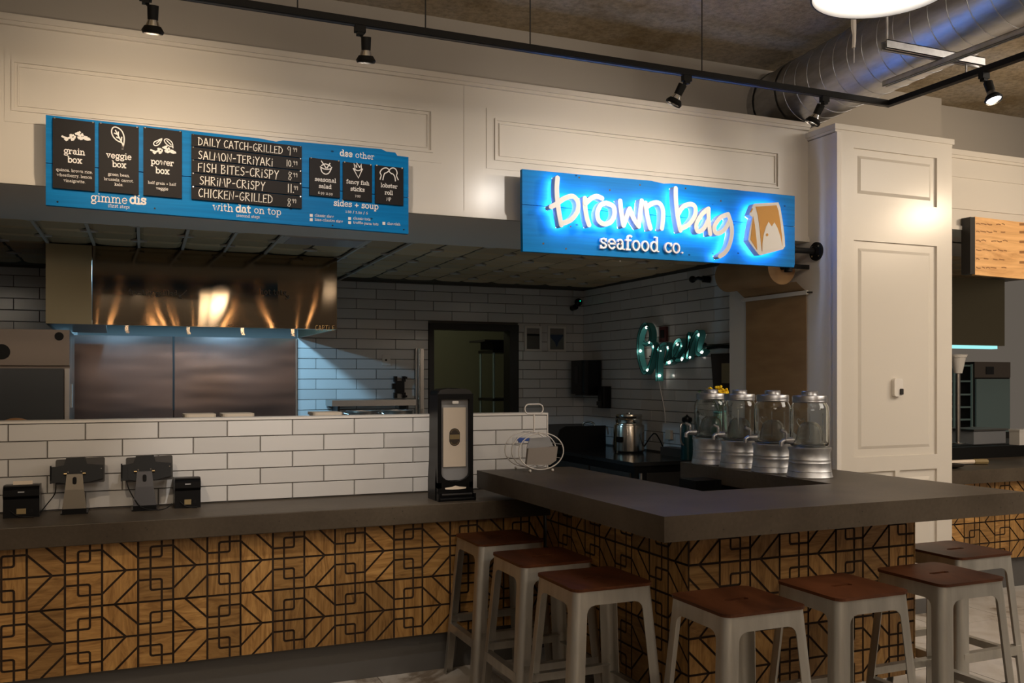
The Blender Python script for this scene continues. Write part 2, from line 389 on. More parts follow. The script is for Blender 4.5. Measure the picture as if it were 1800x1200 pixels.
# ------------------------------------------------------------------ tiles
TILE = {}
def tile_mesh(w, h, d=.008, g=.0035):
    k = (round(w, 3), round(h, 3))
    if k not in TILE:
        c = .0025
        x0, x1, z0, z1 = g/2, w-g/2, g/2, h-g/2
        mb = MB()
        mb.add([(x0,0,z0),(x1,0,z0),(x1,0,z1),(x0,0,z1),(x0+c,-d,z0+c),(x1-c,-d,z0+c),(x1-c,-d,z1-c),(x0+c,-d,z1-c)],
               [(4,5,6,7),(0,1,5,4),(1,2,6,5),(2,3,7,6),(3,0,4,7)])
        TILE[k] = mb.mesh('tile', M_tile)
    return TILE[k]
def tile_wall(parent, fn, u0, u1, z0, z1, tw, th, zref, uref, rot=0, skip=None):
    """fn(u,z)->world point of a tile's lower left corner; u runs along the wall, left to right as seen"""
    r0 = math.floor((z0-zref)/th); z = zref+r0*th; row = r0
    while z < z1-.01:
        a, b = max(z, z0), min(z+th, z1)
        off = uref+(tw*.5 if row % 2 else 0)
        k = math.floor((u0-off)/tw); u = off+k*tw
        while u < u1-.01:
            c, d = max(u, u0), min(u+tw, u1)
            if b-a > .012 and d-c > .012:
                cells = [(c, d)]
                if skip:
                    s0, s1, sz0, sz1 = skip
                    if a < sz1-.01 and b > sz0:
                        if c >= s0-.001 and d <= s1+.001: cells = []
                        elif c < s0 < d and d <= s1: cells = [(c, s0)]
                        elif s0 <= c < s1 < d: cells = [(s1, d)]
                        elif c < s0 and d > s1: cells = [(c, s0), (s1, d)]
                for c_, d_ in cells:
                    if d_-c_ > .012: put('tile', tile_mesh(d_-c_, b-a), parent, fn(c_, a), rot)
            u += tw
        z += th; row += 1

# half wall
X0K = -1.6
XHW = 2.73
hw = struct('wall_half', MB().box(X0K, PY(961, 730, YHW)[0], YHW, YHW+.13, 0, 1.372), M_grout)
XE = PY(961, 730, YHW)[0]
tile_wall(hw, lambda u, z: (u, YHW, z), -1.6, XE, .93, 1.370, .3505, .0885, .928, -.134, 0)
struct('trim_1', MB().box(X0K, XE+.006, YHW-.01, YHW+.14, 1.372, 1.384), M_white)
struct('trim_2', MB().box(XE, XE+.006, YHW-.009, YHW+.13, 0, 1.372), M_white)

# kitchen back wall, with the doorway
DX0, DX1, DZ = 2.831, 3.786, 2.14
wb = struct('wall_back', MB().box(-3, DX0+.02, YB, YB+.12, 0, ZK+.06).box(DX1-.02, XW+.1, YB, YB+.12, 0, ZK+.06).box(DX0+.02, DX1-.02, YB, YB+.12, DZ-.02, ZK+.06), M_grout)
tile_wall(wb, lambda u, z: (u, YB, z), 1.56, XW, 1.12, ZK, .3835, .0955, 2.451-.0955*14, 2.307-.3835*.5, 0, (DX0, DX1, 0, DZ))
tile_wall(wb, lambda u, z: (u, YB, z), -1.9, -.28, 1.88, ZK, .3835, .0955, 2.451-.0955*14, 2.307-.3835*.5)
wr = struct('wall_right', MB().box(XW, XW+.1, 5.5, YB, 0, ZK+.06), M_grout)
tile_wall(wr, lambda u, z: (XW, -u, z), -YB+.01, -5.86, .94, ZK, .3835, .0955, 2.451-.0955*14, -6.73, -PI/2)
struct('wall_left', MB().box(-3.1, -3, 5.2, YB+.12, 0, ZK+.06), M_grout)
# dim room behind the doorway
struct('wall_rear', MB().box(2.4, 5.2, 10.6, 10.7, 0, 2.6).box(2.4, 2.5, YB+.12, 10.6, 0, 2.6).box(5.1, 5.2, YB+.12, 10.6, 0, 2.6).box(2.4, 5.2, YB+.12, 10.7, 2.6, 2.7), M_drkroom)
dr = struct('door_1', MB().box(DX0, DX0+.05, YB-.03, YB+.13, 0, DZ).box(DX1-.1, DX1, YB-.03, YB+.13, 0, DZ).box(DX0, DX1, YB-.032, YB+.13, DZ-.062, DZ), M_frame)
add_light('POINT', 'back_room_light', (3.3, 9.5, 2.5), 5, (1, .95, .7), shadow_soft_size=.15)  # unseen point light that brightens this room
t = thing('shelving_unit', 'dim tall shelving unit inside the dark doorway', 'shelf', (4.05, 9.6, 0))
mb = MB()
for x in (3.82, 4.32):
    for y in (9.4, 9.8): mb.cyl((x, y, 0), (x, y, 1.90), .014, n=8)
mb.build('post', M_rackm, t)
for z in (.4, .9, 1.35, 1.88): MB().box(3.80, 4.34, 9.38, 9.82, z, z+.03).build('shelf', M_darkgrey, t)
t = thing('storage_box', 'dark box on top of the dim shelving unit', 'box', (4.07, 9.6, 1.91))
MB().box(3.82, 4.32, 9.42, 9.8, 1.922, 2.0).build('body', M_blackmat, t); MB().box(3.70, 4.36, 9.36, 9.84, 2.0, 2.02).build('lid', M_darkgrey, t)

# ------------------------------------------------------------------ header (bulkhead) with mouldings
def frame_mould(parent, plane_y, x0, x1, z0, z1, w, d, mat=M_cream, name='moulding', inset=0):
    mb = MB()
    y0, y1 = plane_y-d, plane_y
    def bar(ax0, ax1, az0, az1): mb.box(ax0, ax1, y0, y1, az0, az1)
    bar(x0, x1, z1-w, z1); bar(x0, x1, z0, z0+w); bar(x0, x0+w, z0+w, z1-w); bar(x1-w, x1, z0+w, z1-w)
    return mb.build(name, mat, parent)
hd = struct('wall_front', MB().box(-3, XS, YH, 5.32, ZK, 3.29), M_cream)
frame_mould(hd, YH, -.475, 1.704, 2.815, 3.160, .055, .004)
frame_mould(hd, YH, -.446, 1.650, 2.868, 3.110, .012, .013)
frame_mould(hd, YH, -.420, 1.625, 2.893, 3.085, .006, .008)
frame_mould(hd, YH, 1.978, 4.118, 2.812, 3.160, .055, .004)
frame_mould(hd, YH, 2.027, 4.070, 2.862, 3.105, .012, .013)
frame_mould(hd, YH, 2.056, 4.045, 2.889, 3.080, .006, .008)
MB().box(1.838, 1.8405, YH-.0015, YH, ZK, 3.29).build('moulding', M_dry, hd)
MB().box(-3, XS, YH-.03, YH, 3.29, 3.32).box(-3, XS, YH-.02, YH, 3.272, 3.29).box(-3, XS, YH, 5.32, 3.29, 3.32).build('crown', M_cream, hd)
MB().box(-3, XS, YH-.018, YH, ZK, 2.545).box(-3, XS, YH-.008, YH, 2.545, 2.558).build('lip', M_cream, hd)
# drywall above the header, up to the hall ceiling
struct('wall_upper', MB().box(-7, 6.04, 5.42, 5.50, 3.2, ZC), M_dry)
# soffit strip between header and the patterned ceiling
struct('trim_3', MB().box(-3, XS+.2, YH+.012, 6.06, ZK-.0005, ZK+.05), M_white)

# ------------------------------------------------------------------ patterned kitchen ceiling
ck = struct('ceiling', MB().box(-3.1, XW+.1, 6.06, YB+.12, ZK+.02, ZK+.06), M_tinseam)
CW, CD = .289, .335          # cell width, cell depth
def cell_mesh(phase):
    g = .010; cx, cy = .065, .05
    x0, x1, y0, y1 = g, CW-g, g*.7, CD-g*.7
    # corners at diamonds are cut: phase 0 cuts left corners low/ right corners high
    pts = []
    if phase == 0:   pts = [(x0+cx,y0),(x1,y0),(x1,y1-cy),(x1-cx,y1),(x0,y1),(x0,y0+cy)]
    else:            pts = [(x0,y0),(x1-cx,y0),(x1,y0+cy),(x1,y1),(x0+cx,y1),(x0,y1-cy)]
    mb = MB(); n = len(pts); mxp, myp = CW/2, CD/2
    inn = [(mxp+(a-mxp)*.80, myp+(b-myp)*.80) for a, b in pts]
    vs = [(a, b, 0) for a, b in pts]+[(a, b, -.012) for a, b in inn]
    mb.add(vs, [list(range(n, 2*n))]+[(i, (i+1) % n, n+(i+1) % n, n+i) for i in range(n)])
    return mb.mesh('ceiling_tile', M_tin)
cm = [cell_mesh(0), cell_mesh(1)]
dm = MB().prism([(-.052,0),(0,-.042),(.052,0),(0,.042)], -.012, 0).mesh('ceiling_diamond', M_tbar)
SH = .030
for i in range(-7, 18):
    for j in range(0, 8):
        x = -.442+i*CW; y = 6.10+j*CD
        if y+CD > YB: continue
        if x+(y-6)*SH+CW > XW or x < -2.6: continue
        if -.30 < x+CW/2 and x+CW < 1.6 and y > 7.06: continue      # above the hood
        if i in (5, 6) and j == 0: continue                          # light panel there
        put('ceiling_tile', cm[(i+j) % 2], ck, (x+(y-6.1)*SH, y, ZK+.02))
        if (i+j) % 2 == 0:
            put('ceiling_diamond', dm, ck, (x+(y-6.1)*SH, y, ZK+.016))
for i in range(-7, 9):
    x = -.442+i*CW; w = .009
    if i in (6,): continue
    y1 = 7.05 if -1 <= i <= 6 else YB
    MB().add([(x-w,6.07,ZK+.012),(x+w,6.07,ZK+.012),(x+w+SH*(y1-6.1),y1,ZK+.012),(x-w+SH*(y1-6.1),y1,ZK+.012),
              (x-w,6.07,ZK-.002),(x+w,6.07,ZK-.002),(x+w+SH*(y1-6.1),y1,ZK-.002),(x-w+SH*(y1-6.1),y1,ZK-.002)],
             [(4,7,6,5),(0,1,5,4),(1,2,6,5),(2,3,7,6),(3,0,4,7)]).build('grid_bar', M_tbar, ck)
t = thing('ceiling_light_panel', 'unlit frosted light panel set in the patterned kitchen ceiling', 'light', (1.29, 6.25, ZK))
MB().box(1.015, 1.575, 6.075, 6.43, ZK-.003, ZK+.01).build('frame', M_tbar, t)
MB().box(1.06, 1.545, 6.09, 6.40, ZK-.006, ZK-.003).build('diffuser', M_bluerefl, t)

# ------------------------------------------------------------------ side wall, pillar
sw = struct('wall_side', MB().box(XS, 4.36, YP+.012, 5.85, 0, ZK).box(XS, 4.36, YP+.012, 5.30, ZK, 3.20), M_white)
pl = struct('wall_right', MB().box(4.36, 5.34, YP, 5.60, .10, 3.22), M_cream)
MB().box(XS-.02, 5.36, YP-.02, 5.60, 3.22, 3.255).box(XS-.01, 5.35, YP-.01, 5.60, 3.205, 3.22).build('crown', M_cream, pl)
def raised(parent, x0, x1, z0, z1, ins):
    # recessed field with stepped raised centre
    mb = MB(); w = .02
    mb.box(x0-w, x1+w, YP-.014, YP, z1, z1+w).box(x0-w, x1+w, YP-.014, YP, z0-w, z0).box(x0-w, x0, YP-.014, YP, z0, z1).box(x1, x1+w, YP-.014, YP, z0, z1)
    mb.build('moulding', M_cream, parent)
    a0, a1, b0, b1 = x0+ins, x1-ins, z0+ins, z1-ins; c = .022
    mb = MB()
    mb.add([(a0,YP,b0),(a1,YP,b0),(a1,YP,b1),(a0,YP,b1),(a0+c,YP-.012,b0+c),(a1-c,YP-.012,b0+c),(a1-c,YP-.012,b1-c),(a0+c,YP-.012,b1-c)],
           [(4,5,6,7),(0,1,5,4),(1,2,6,5),(2,3,7,6),(3,0,4,7)])
    mb.build('raised_panel', M_cream, parent)
# pillar frame: stiles and rails stand proud of the two fields
PR = .016
mb = MB()
mb.box(XS, 4.46, YP-PR, YP, .1, 3.205).box(5.20, 5.34, YP-PR, YP, .1, 3.205)
for z0, z1 in ((3.112, 3.205), (2.507, 2.773), (.98, 1.08), (.1, .2)): mb.box(4.46, 5.20, YP-PR, YP, z0, z1)
mb.build('stile', M_cream, pl)
def field(x0, x1, z0, z1, ins):
    a0, a1, b0, b1 = x0+ins, x1-ins, z0+ins, z1-ins; c = .02
    MB().add([(a0,YP,b0),(a1,YP,b0),(a1,YP,b1),(a0,YP,b1),(a0+c,YP-.010,b0+c),(a1-c,YP-.010,b0+c),(a1-c,YP-.010,b1-c),(a0+c,YP-.010,b1-c)],
           [(4,5,6,7),(0,1,5,4),(1,2,6,5),(2,3,7,6),(3,0,4,7)]).build('raised_panel', M_cream, pl)
field(4.46, 5.20, 2.773, 3.112, .045)
field(4.46, 5.20, 1.08, 2.507, .05)
field(4.46, 5.20, .2, .98, .05)
MB().box(4.82, 4.86, YP-PR, YP, .2, .98).build('stile', M_cream, pl)
MB().box(XS-.006, XS+.03, YP-.022, YP+.02, .1, 3.2).build('corner_bead', M_white, pl)
struct('baseboard_right', MB().box(XS-.01, 5.36, YP-.025, 5.6, 0, .10), M_kick)
t = thing('wall_detector', 'small white wall sensor on the large pillar panel', 'sensor', (4.828, YP-.01, 1.475))
MB().rbox(4.79, 4.866, YP-.04, YP-.008, 1.478, 1.598, .016, axis='y').build('body', M_white, t)
MB().rbox(4.835, 4.86, YP-.05, YP-.04, 1.49, 1.53, .006, axis='y').build('lens', M_darkgrey, t)

# ------------------------------------------------------------------ carved wood panels
HP = .317; WP = HP/2; GW = .0050
def seg_poly(a, b, w=GW):
    a, b = Vector(a), Vector(b); d = (b-a).normalized(); nrm = Vector((-d.y, d.x))*w; e = d*w*.9
    return [a-e-nrm, b+e-nrm, b+e+nrm, a-e+nrm]
def rounded(pts, r=.012, n=3):
    out = [pts[0]]
    for i in range(1, len(pts)-1):
        p0, p1, p2 = Vector(pts[i-1]), Vector(pts[i]), Vector(pts[i+1])
        a = p1+(p0-p1).normalized()*r; b = p1+(p2-p1).normalized()*r
        for k in range(n+1):
            t = k/n; out.append(tuple((1-t)**2*a+2*t*(1-t)*p1+t*t*b))
    return out+[pts[-1]]
PANEL = {}
def wood_panel(kind, z0, z1, cz, w=WP):
    """kind A arrows / B links; z0,z1 absolute; cz = height of the '>' apex line; local x 0..w, z from 0"""
    key = (kind, round(z0, 3), round(z1, 3), round(cz, 3), round(w, 3))
    if key in PANEL: return PANEL[key]
    lines = []
    for k in range(-3, 5):
        c = cz+k*HP; c2 = c+HP/2; q = .33*HP
        lines += [[(0, c), (w, c)], [(0, c2), (w, c2)]]
        if kind == 'A':
            lines.append([(0, c-q), (.66*w, c), (0, c+q)])
            lines.append([(w, c2-q), (.34*w, c2), (w, c2+q)])
        else:
            lines.append(rounded([(w, c-q), (.35*w, c-q), (.35*w, c+q), (w, c+q)]))
            lines.append(rounded([(0, c2-q), (.67*w, c2-q), (.67*w, c2+q), (0, c2+q)]))
    lines += [[(0, z0-1), (0, z1+1)], [(w, z0-1), (w, z1+1)]]
    verts = [(0, z0), (w, z0), (w, z1), (0, z1)]; faces = [[0, 1, 2, 3]]
    def clip(poly, ax, val, keep_less):
        out = []
        for i in range(len(poly)):
            a, b = poly[i], poly[(i+1) % len(poly)]
            ia = (a[ax] <= val) if keep_less else (a[ax] >= val); ib = (b[ax] <= val) if keep_less else (b[ax] >= val)
            if ia: out.append(a)
            if ia != ib:
                t = (val-a[ax])/(b[ax]-a[ax]); out.append((a[0]+(b[0]-a[0])*t, a[1]+(b[1]-a[1])*t))
        return out
    for L in lines:
        for i in range(len(L)-1):
            po = [tuple(p_) for p_ in seg_poly(L[i], L[i+1])]
            for ax, val, kl in ((0, 0, False), (0, w, True), (1, z0, False), (1, z1, True)):
                if po: po = clip(po, ax, val, kl)
            q_ = []
            for p_ in po:
                if not q_ or (abs(p_[0]-q_[-1][0])+abs(p_[1]-q_[-1][1])) > 1e-6: q_.append(p_)
            po = q_
            area = abs(sum(po[k][0]*po[(k+1) % len(po)][1]-po[(k+1) % len(po)][0]*po[k][1] for k in range(len(po)))) if len(po) > 2 else 0
            if area > 1e-6:
                b = len(verts); verts += po; faces.append(list(range(b, b+len(po))))
    for trial in range(12):
        rj = random.Random(trial); e_ = 0 if trial == 0 else 2e-5
        vv = [Vector(v) if i < 4 else Vector((min(max(v[0]+rj.uniform(-e_, e_), 0), w), min(max(v[1]+rj.uniform(-e_, e_), z0), z1))) for i, v in enumerate(verts)]
        ov, oe, of, _, _, off = delaunay_2d_cdt(vv, [], faces, 1, 1e-6)
        ga = 0
        for fi, f in enumerate(of):
            if any(k != 0 for k in off[fi]):
                f = list(f); ga += abs(sum(ov[f[i]].x*ov[f[(i+1) % len(f)]].y-ov[f[(i+1) % len(f)]].x*ov[f[i]].y for i in range(len(f))))/2
        if ga < .45*w*(z1-z0): break
    D = .007
    mb = MB(); mb.v = [(p_.x, 0, p_.y-z0) for p_ in ov]; nb = len(mb.v)
    mb.v += [(p_.x, D, p_.y-z0) for p_ in ov]
    top = {}; 
    for fi, f in enumerate(of):
        isg = any(k != 0 for k in off[fi]); f = list(f)
        # orient so that the normal faces -Y
        ar = sum(ov[f[i]].x*ov[f[(i+1) % len(f)]].y-ov[f[(i+1) % len(f)]].x*ov[f[i]].y for i in range(len(f)))
        if ar < 0: f = f[::-1]
        if isg: mb.f.append([nb+i for i in f]); mb.m.append(1); mb.s.append(False)
        else:
            mb.f.append(f); mb.m.append(0); mb.s.append(False)
            for i in range(len(f)): top[(f[i], f[(i+1) % len(f)])] = 1
    for (a, b) in list(top):
        if (b, a) not in top:
            mb.f.append([b, a, nb+a, nb+b]); mb.m.append(1); mb.s.append(False)
    PANEL[key] = mb.mesh('panel', [M_oak, M_groove])
    return PANEL[key]
def panel_run(parent, fn, n, first, z_edges, cz, rot, w=WP, w0=None):
    for k in range(n):
        kind = 'AB'[(k+first) % 2]
        for z0, z1 in zip(z_edges, z_edges[1:]):
            put('panel', wood_panel(kind, z0, z1, cz, w), parent, fn(k*w, z0), rot)

# ------------------------------------------------------------------ front counter
t = thing('front_counter', 'low counter front of carved oak panels under the concrete top', 'counter', (.5, 4.85, 0))
MB().box(-1.7, 2.27, 4.808, 5.20, .213, .825).build('carcass', M_groove, t)
MB().box(-1.7, 2.27, 4.85, 5.20, 0, .213).build('toe_kick', M_kick, t)
x00 = -.368-6*WP+.0
t_front = t
panel_run(t, lambda u, z: (x00+u, 4.80, z), 22, 0, [.213, .524, .825], .6825, 0)
tag(MB().rbox(-1.8, 2.27, 4.735, 5.249, .825, .925, .004, 2, 'x').build('concrete_slab', M_conc), 'long dark concrete worktop under the menu sign', 'countertop')

# ------------------------------------------------------------------ U-shaped bar
for z0_, z1_ in ((.213, .524), (.524, .825)):      # last narrow strip of the counter front, up to the bar side
    put('panel', wood_panel('A', z0_, z1_, .6825, 2.262-(x00+22*WP)), t_front, (x00+22*WP, 4.80, z0_))
BX0, BX1, BY0 = 1.935, 3.905, 3.03
t = thing('bar_counter', 'carved oak front and side of the high bar behind the stools', 'counter', (2.9, 3.6, 0))
bx, by = 2.27, 3.364
wf = (3.57-bx)/8
MB().box(bx+.008, 3.57, by+.008, 3.60, .17, .97).box(bx+.008, 2.48, 3.60, 4.80, .17, .97).box(3.40, 3.57, 3.6, 4.9, .17, .97).build('carcass', M_groove, t)
MB().box(bx+.12, 3.46, 3.72, 3.80, 0, .17).box(bx+.12, 2.44, 3.8, 4.8, 0, .17).build('toe_kick', M_kick, t)
zl = PY(1228.7, 992, by)[2]          # '<' apex level on the bar front
zs = [.17, zl-HP, zl, .97]
if zs[1] < .19: zs = [.17, zl, .97]
czb = zl-HP/2
panel_run(t, lambda u, z: (bx+u, by, z), 8, 0, zs, czb, 0, wf)
nl = 9; panel_run(t, lambda u, z: (bx, by+nl*WP-u, z), nl, 0, zs, czb, -PI/2)
MB().box(3.57, 3.575, by, 4.9, .17, .97).build('end_board', M_oak, t)
tb = MB()
prof = [(BX0,BY0),(BX1,BY0),(BX1-.02,3.5),(3.845,4.30),(3.82,4.98),(3.30,4.98),(3.315,3.647),(2.54,3.647),(2.515,4.97),(1.922,4.99)]
tb.prism(prof, .97, 1.07)
tag(tb.build('concrete_slab', M_conc), 'thick U-shaped dark concrete bar top', 'countertop')
# inner work shelf, upright and drawer inside the U
t = thing('work_shelf', 'pale low work shelf inside the bar', 'shelf', (2.95, 4.3, .9))
MB().box(2.53, 3.38, 4.35, 4.95, .84, .87).build('board', M_creamobj, t); MB().box(2.56, 2.6, 4.4, 4.9, 0, .84).build('support', M_darkgrey, t); MB().box(3.34, 3.38, 4.4, 4.9, 0, .84).build('support', M_darkgrey, t)
t = thing('slotted_upright', 'thin slotted steel post at the inner bar corner', 'post', (2.56, 3.69, .5))
mb = MB().box(2.545, 2.57, 3.66, 3.685, .4, 1.035)
mb.build('post', M_steel, t); 
for k in range(3): MB().box(2.552, 2.563, 3.658, 3.66, .985+k*.017, .993+k*.017).build('slot', M_black, t)
t = thing('black_tray', 'black tray under the right arm of the bar', 'tray', (3.14, 4.55, .87))
MB().box(3.02, 3.36, 4.45, 4.75, .87, .885).box(3.02, 3.04, 4.45, 4.75, .885, .93).box(3.02, 3.36, 4.73, 4.75, .885, .93).build('tray', M_black, t)
MB().box(3.12, 3.30, 4.55, 4.72, .885, 1.0).build('insert', M_black, t)

# ------------------------------------------------------------------ stools
def make_stool():
    r = thing('bar_stool', 'x', 'stool', (0,0,0), 'bar stools along the high bar')
    zt = .745
    def cc(z): return .180+(zt-z)/zt*.058
    def leg(sx, sy):
        mb = MB(); secs = []
        levels = [0, .2, .4, .58, .655, .668, .678, .684, .688]
        for z in levels:
            c = cc(z); w = .058
            if z > .655: t_ = (z-.655)/.033; w += .036*(1-math.sqrt(max(0, 1-t_*t_)))
            rr = .03; out = [(c-w, c)]
            for k in range(6):
                a = PI/2*(1-k/5); out.append((c-rr+rr*math.cos(a), c-rr+rr*math.sin(a)))
            out.append((c, c-w)); inn = []
            th = .004
            inn = [(c-w, c-th)]
            for k in range(6):
                a = PI/2*(1-k/5); inn.append((c-rr+(rr-th)*math.cos(a), c-rr+(rr-th)*math.sin(a)))
            inn.append((c-th, c-w))
            secs.append([(sx*x, sy*y, z) for x, y in out+inn[::-1]])
        n = len(secs[0]); vs = [p_ for s_ in secs for p_ in s_]; fs = []
        for j in range(len(levels)-1):
            for i in range(n):
                q = (j*n+i, j*n+(i+1) % n, (j+1)*n+(i+1) % n, (j+1)*n+i)
                fs.append(q if sx*sy < 0 else q[::-1])
        mb.add(vs, fs, 0, True); mb.f.append(list(range(n))); mb.m.append(0); mb.s.append(False)
        mb.f.append(list(range(len(vs)-n, len(vs)))[::-1]); mb.m.append(0); mb.s.append(False)
        o = mb.build('leg', M_stool, r); return o
    for sx in (-1, 1):
        for sy in (-1, 1): leg(sx, sy)
    # apron ring with rounded corners
    mb = MB(); rings = []
    for z in (.688, .745):
        c = cc(z); rr = .03
        for off in (0, .004):
            ring = []
            for qx, qy, st in ((1,1,0),(-1,1,90),(-1,-1,180),(1,-1,270)):
                for k in range(6):
                    a = math.radians(st+90*k/5); ring.append((qx*(c-rr)+(rr-off)*math.cos(a), qy*(c-rr)+(rr-off)*math.sin(a), z))
            rings.append(ring)
    n = 24; vs = rings[0]+rings[1]+rings[2]+rings[3]; fs = []; fl_ = []
    for i in range(n):
        j = (i+1) % n
        fs += [(i, j, 2*n+j, 2*n+i), (n+j, n+i, 3*n+i, 3*n+j)]; fl_ += [(j, i, n+i, n+j), (2*n+i, 2*n+j, 3*n+j, 3*n+i)]
    mb.add(vs, fs, 0, True); mb.add(vs, fl_, 0, False); mb.build('apron', M_stool, r)
    # foot rails
    for k in range(4):
        mb = MB(); z = .235 if k % 2 else .27; c = cc(z); mb.box(-c+.03, c-.03, c-.005, c-.001, z, z+.045).box(-c+.03, c-.03, c-.035, c-.005, z+.041, z+.045)
        mb.xf(Matrix.Rotation(k*PI/2, 4, 'Z')); mb.build('foot_rail', M_stool, r)
    # seat: plate with grip slot
    s_ = .186; rr = .035; out = []
    for qx, qy, st in ((1,1,0),(-1,1,90),(-1,-1,180),(1,-1,270)):
        for k in range(5):
            a = math.radians(st+90*k/4); out.append((qx*(s_-rr)+rr*math.cos(a), qy*(s_-rr)+rr*math.sin(a)))
    slot = [(.045, .013), (-.045, .013), (-.055, 0), (-.045, -.013), (.045, -.013), (.055, 0)]
    nv = len(out); vv = [Vector(p_) for p_ in out]+[Vector(p_) for p_ in slot]
    ov, oe, of, _, _, off = delaunay_2d_cdt(vv, [], [list(range(nv)), list(range(nv, nv+6))], 1, 1e-6)
    mb = MB(); N = len(ov); mb.v = [(p_.x, p_.y, .757) for p_ in ov]+[(p_.x, p_.y, .745) for p_ in ov]; ed = {}
    for fi, f in enumerate(of):
        if 1 in off[fi]: continue
        f = list(f); ar = sum(ov[f[i]].x*ov[f[(i+1) % len(f)]].y-ov[f[(i+1) % len(f)]].x*ov[f[i]].y for i in range(len(f)))
        if ar < 0: f = f[::-1]
        mb.f.append(f); mb.f.append([N+i for i in f[::-1]]); mb.m += [0,0]; mb.s += [False,False]
        for i in range(len(f)): ed[(f[i], f[(i+1) % len(f)])] = 1
    for (a, b) in list(ed):
        if (b, a) not in ed: mb.f.append([b, a, N+a, N+b]); mb.m.append(0); mb.s.append(False)
    mb.build('seat', M_seat, r)
    MB().box(-.056, .056, -.0135, .0135, .70, .744).build('slot_block', M_blackmat, r)  # black block under the grip slot keeps the opening dark
    return r
st0 = make_stool()
for i, (x, y, rz, lab) in enumerate([
    (1.885, 4.565, 0.0, 'bar stool at the inner end of the left row, nearest the counter corner'),
    (1.870, 3.995, 0.0, 'middle bar stool of the three along the left side of the bar'),
    (1.868, 3.475, 0.0, 'bar stool in front of the left bar side, nearest the bar corner'),
    (2.184, 2.914, 0.0, 'bar stool just right of the near bar corner, leftmost of the front row'),
    (2.726, 2.944, 0.0, 'bar stool in the middle of the front row under the bar edge'),
    (3.290, 2.965, 0.0, 'bar stool with its seat half lit, at the right of the front row'),
    (3.826, 3.350, 0.0, 'bar stool standing beyond the right end of the oak bar front')]):
    s = st0 if i == 0 else copy_tree(st0)
    s.location = (x, y, 0); s.rotation_euler = (0, 0, rz+(0.0 if i < 3 else 0.0)); s['label'] = lab
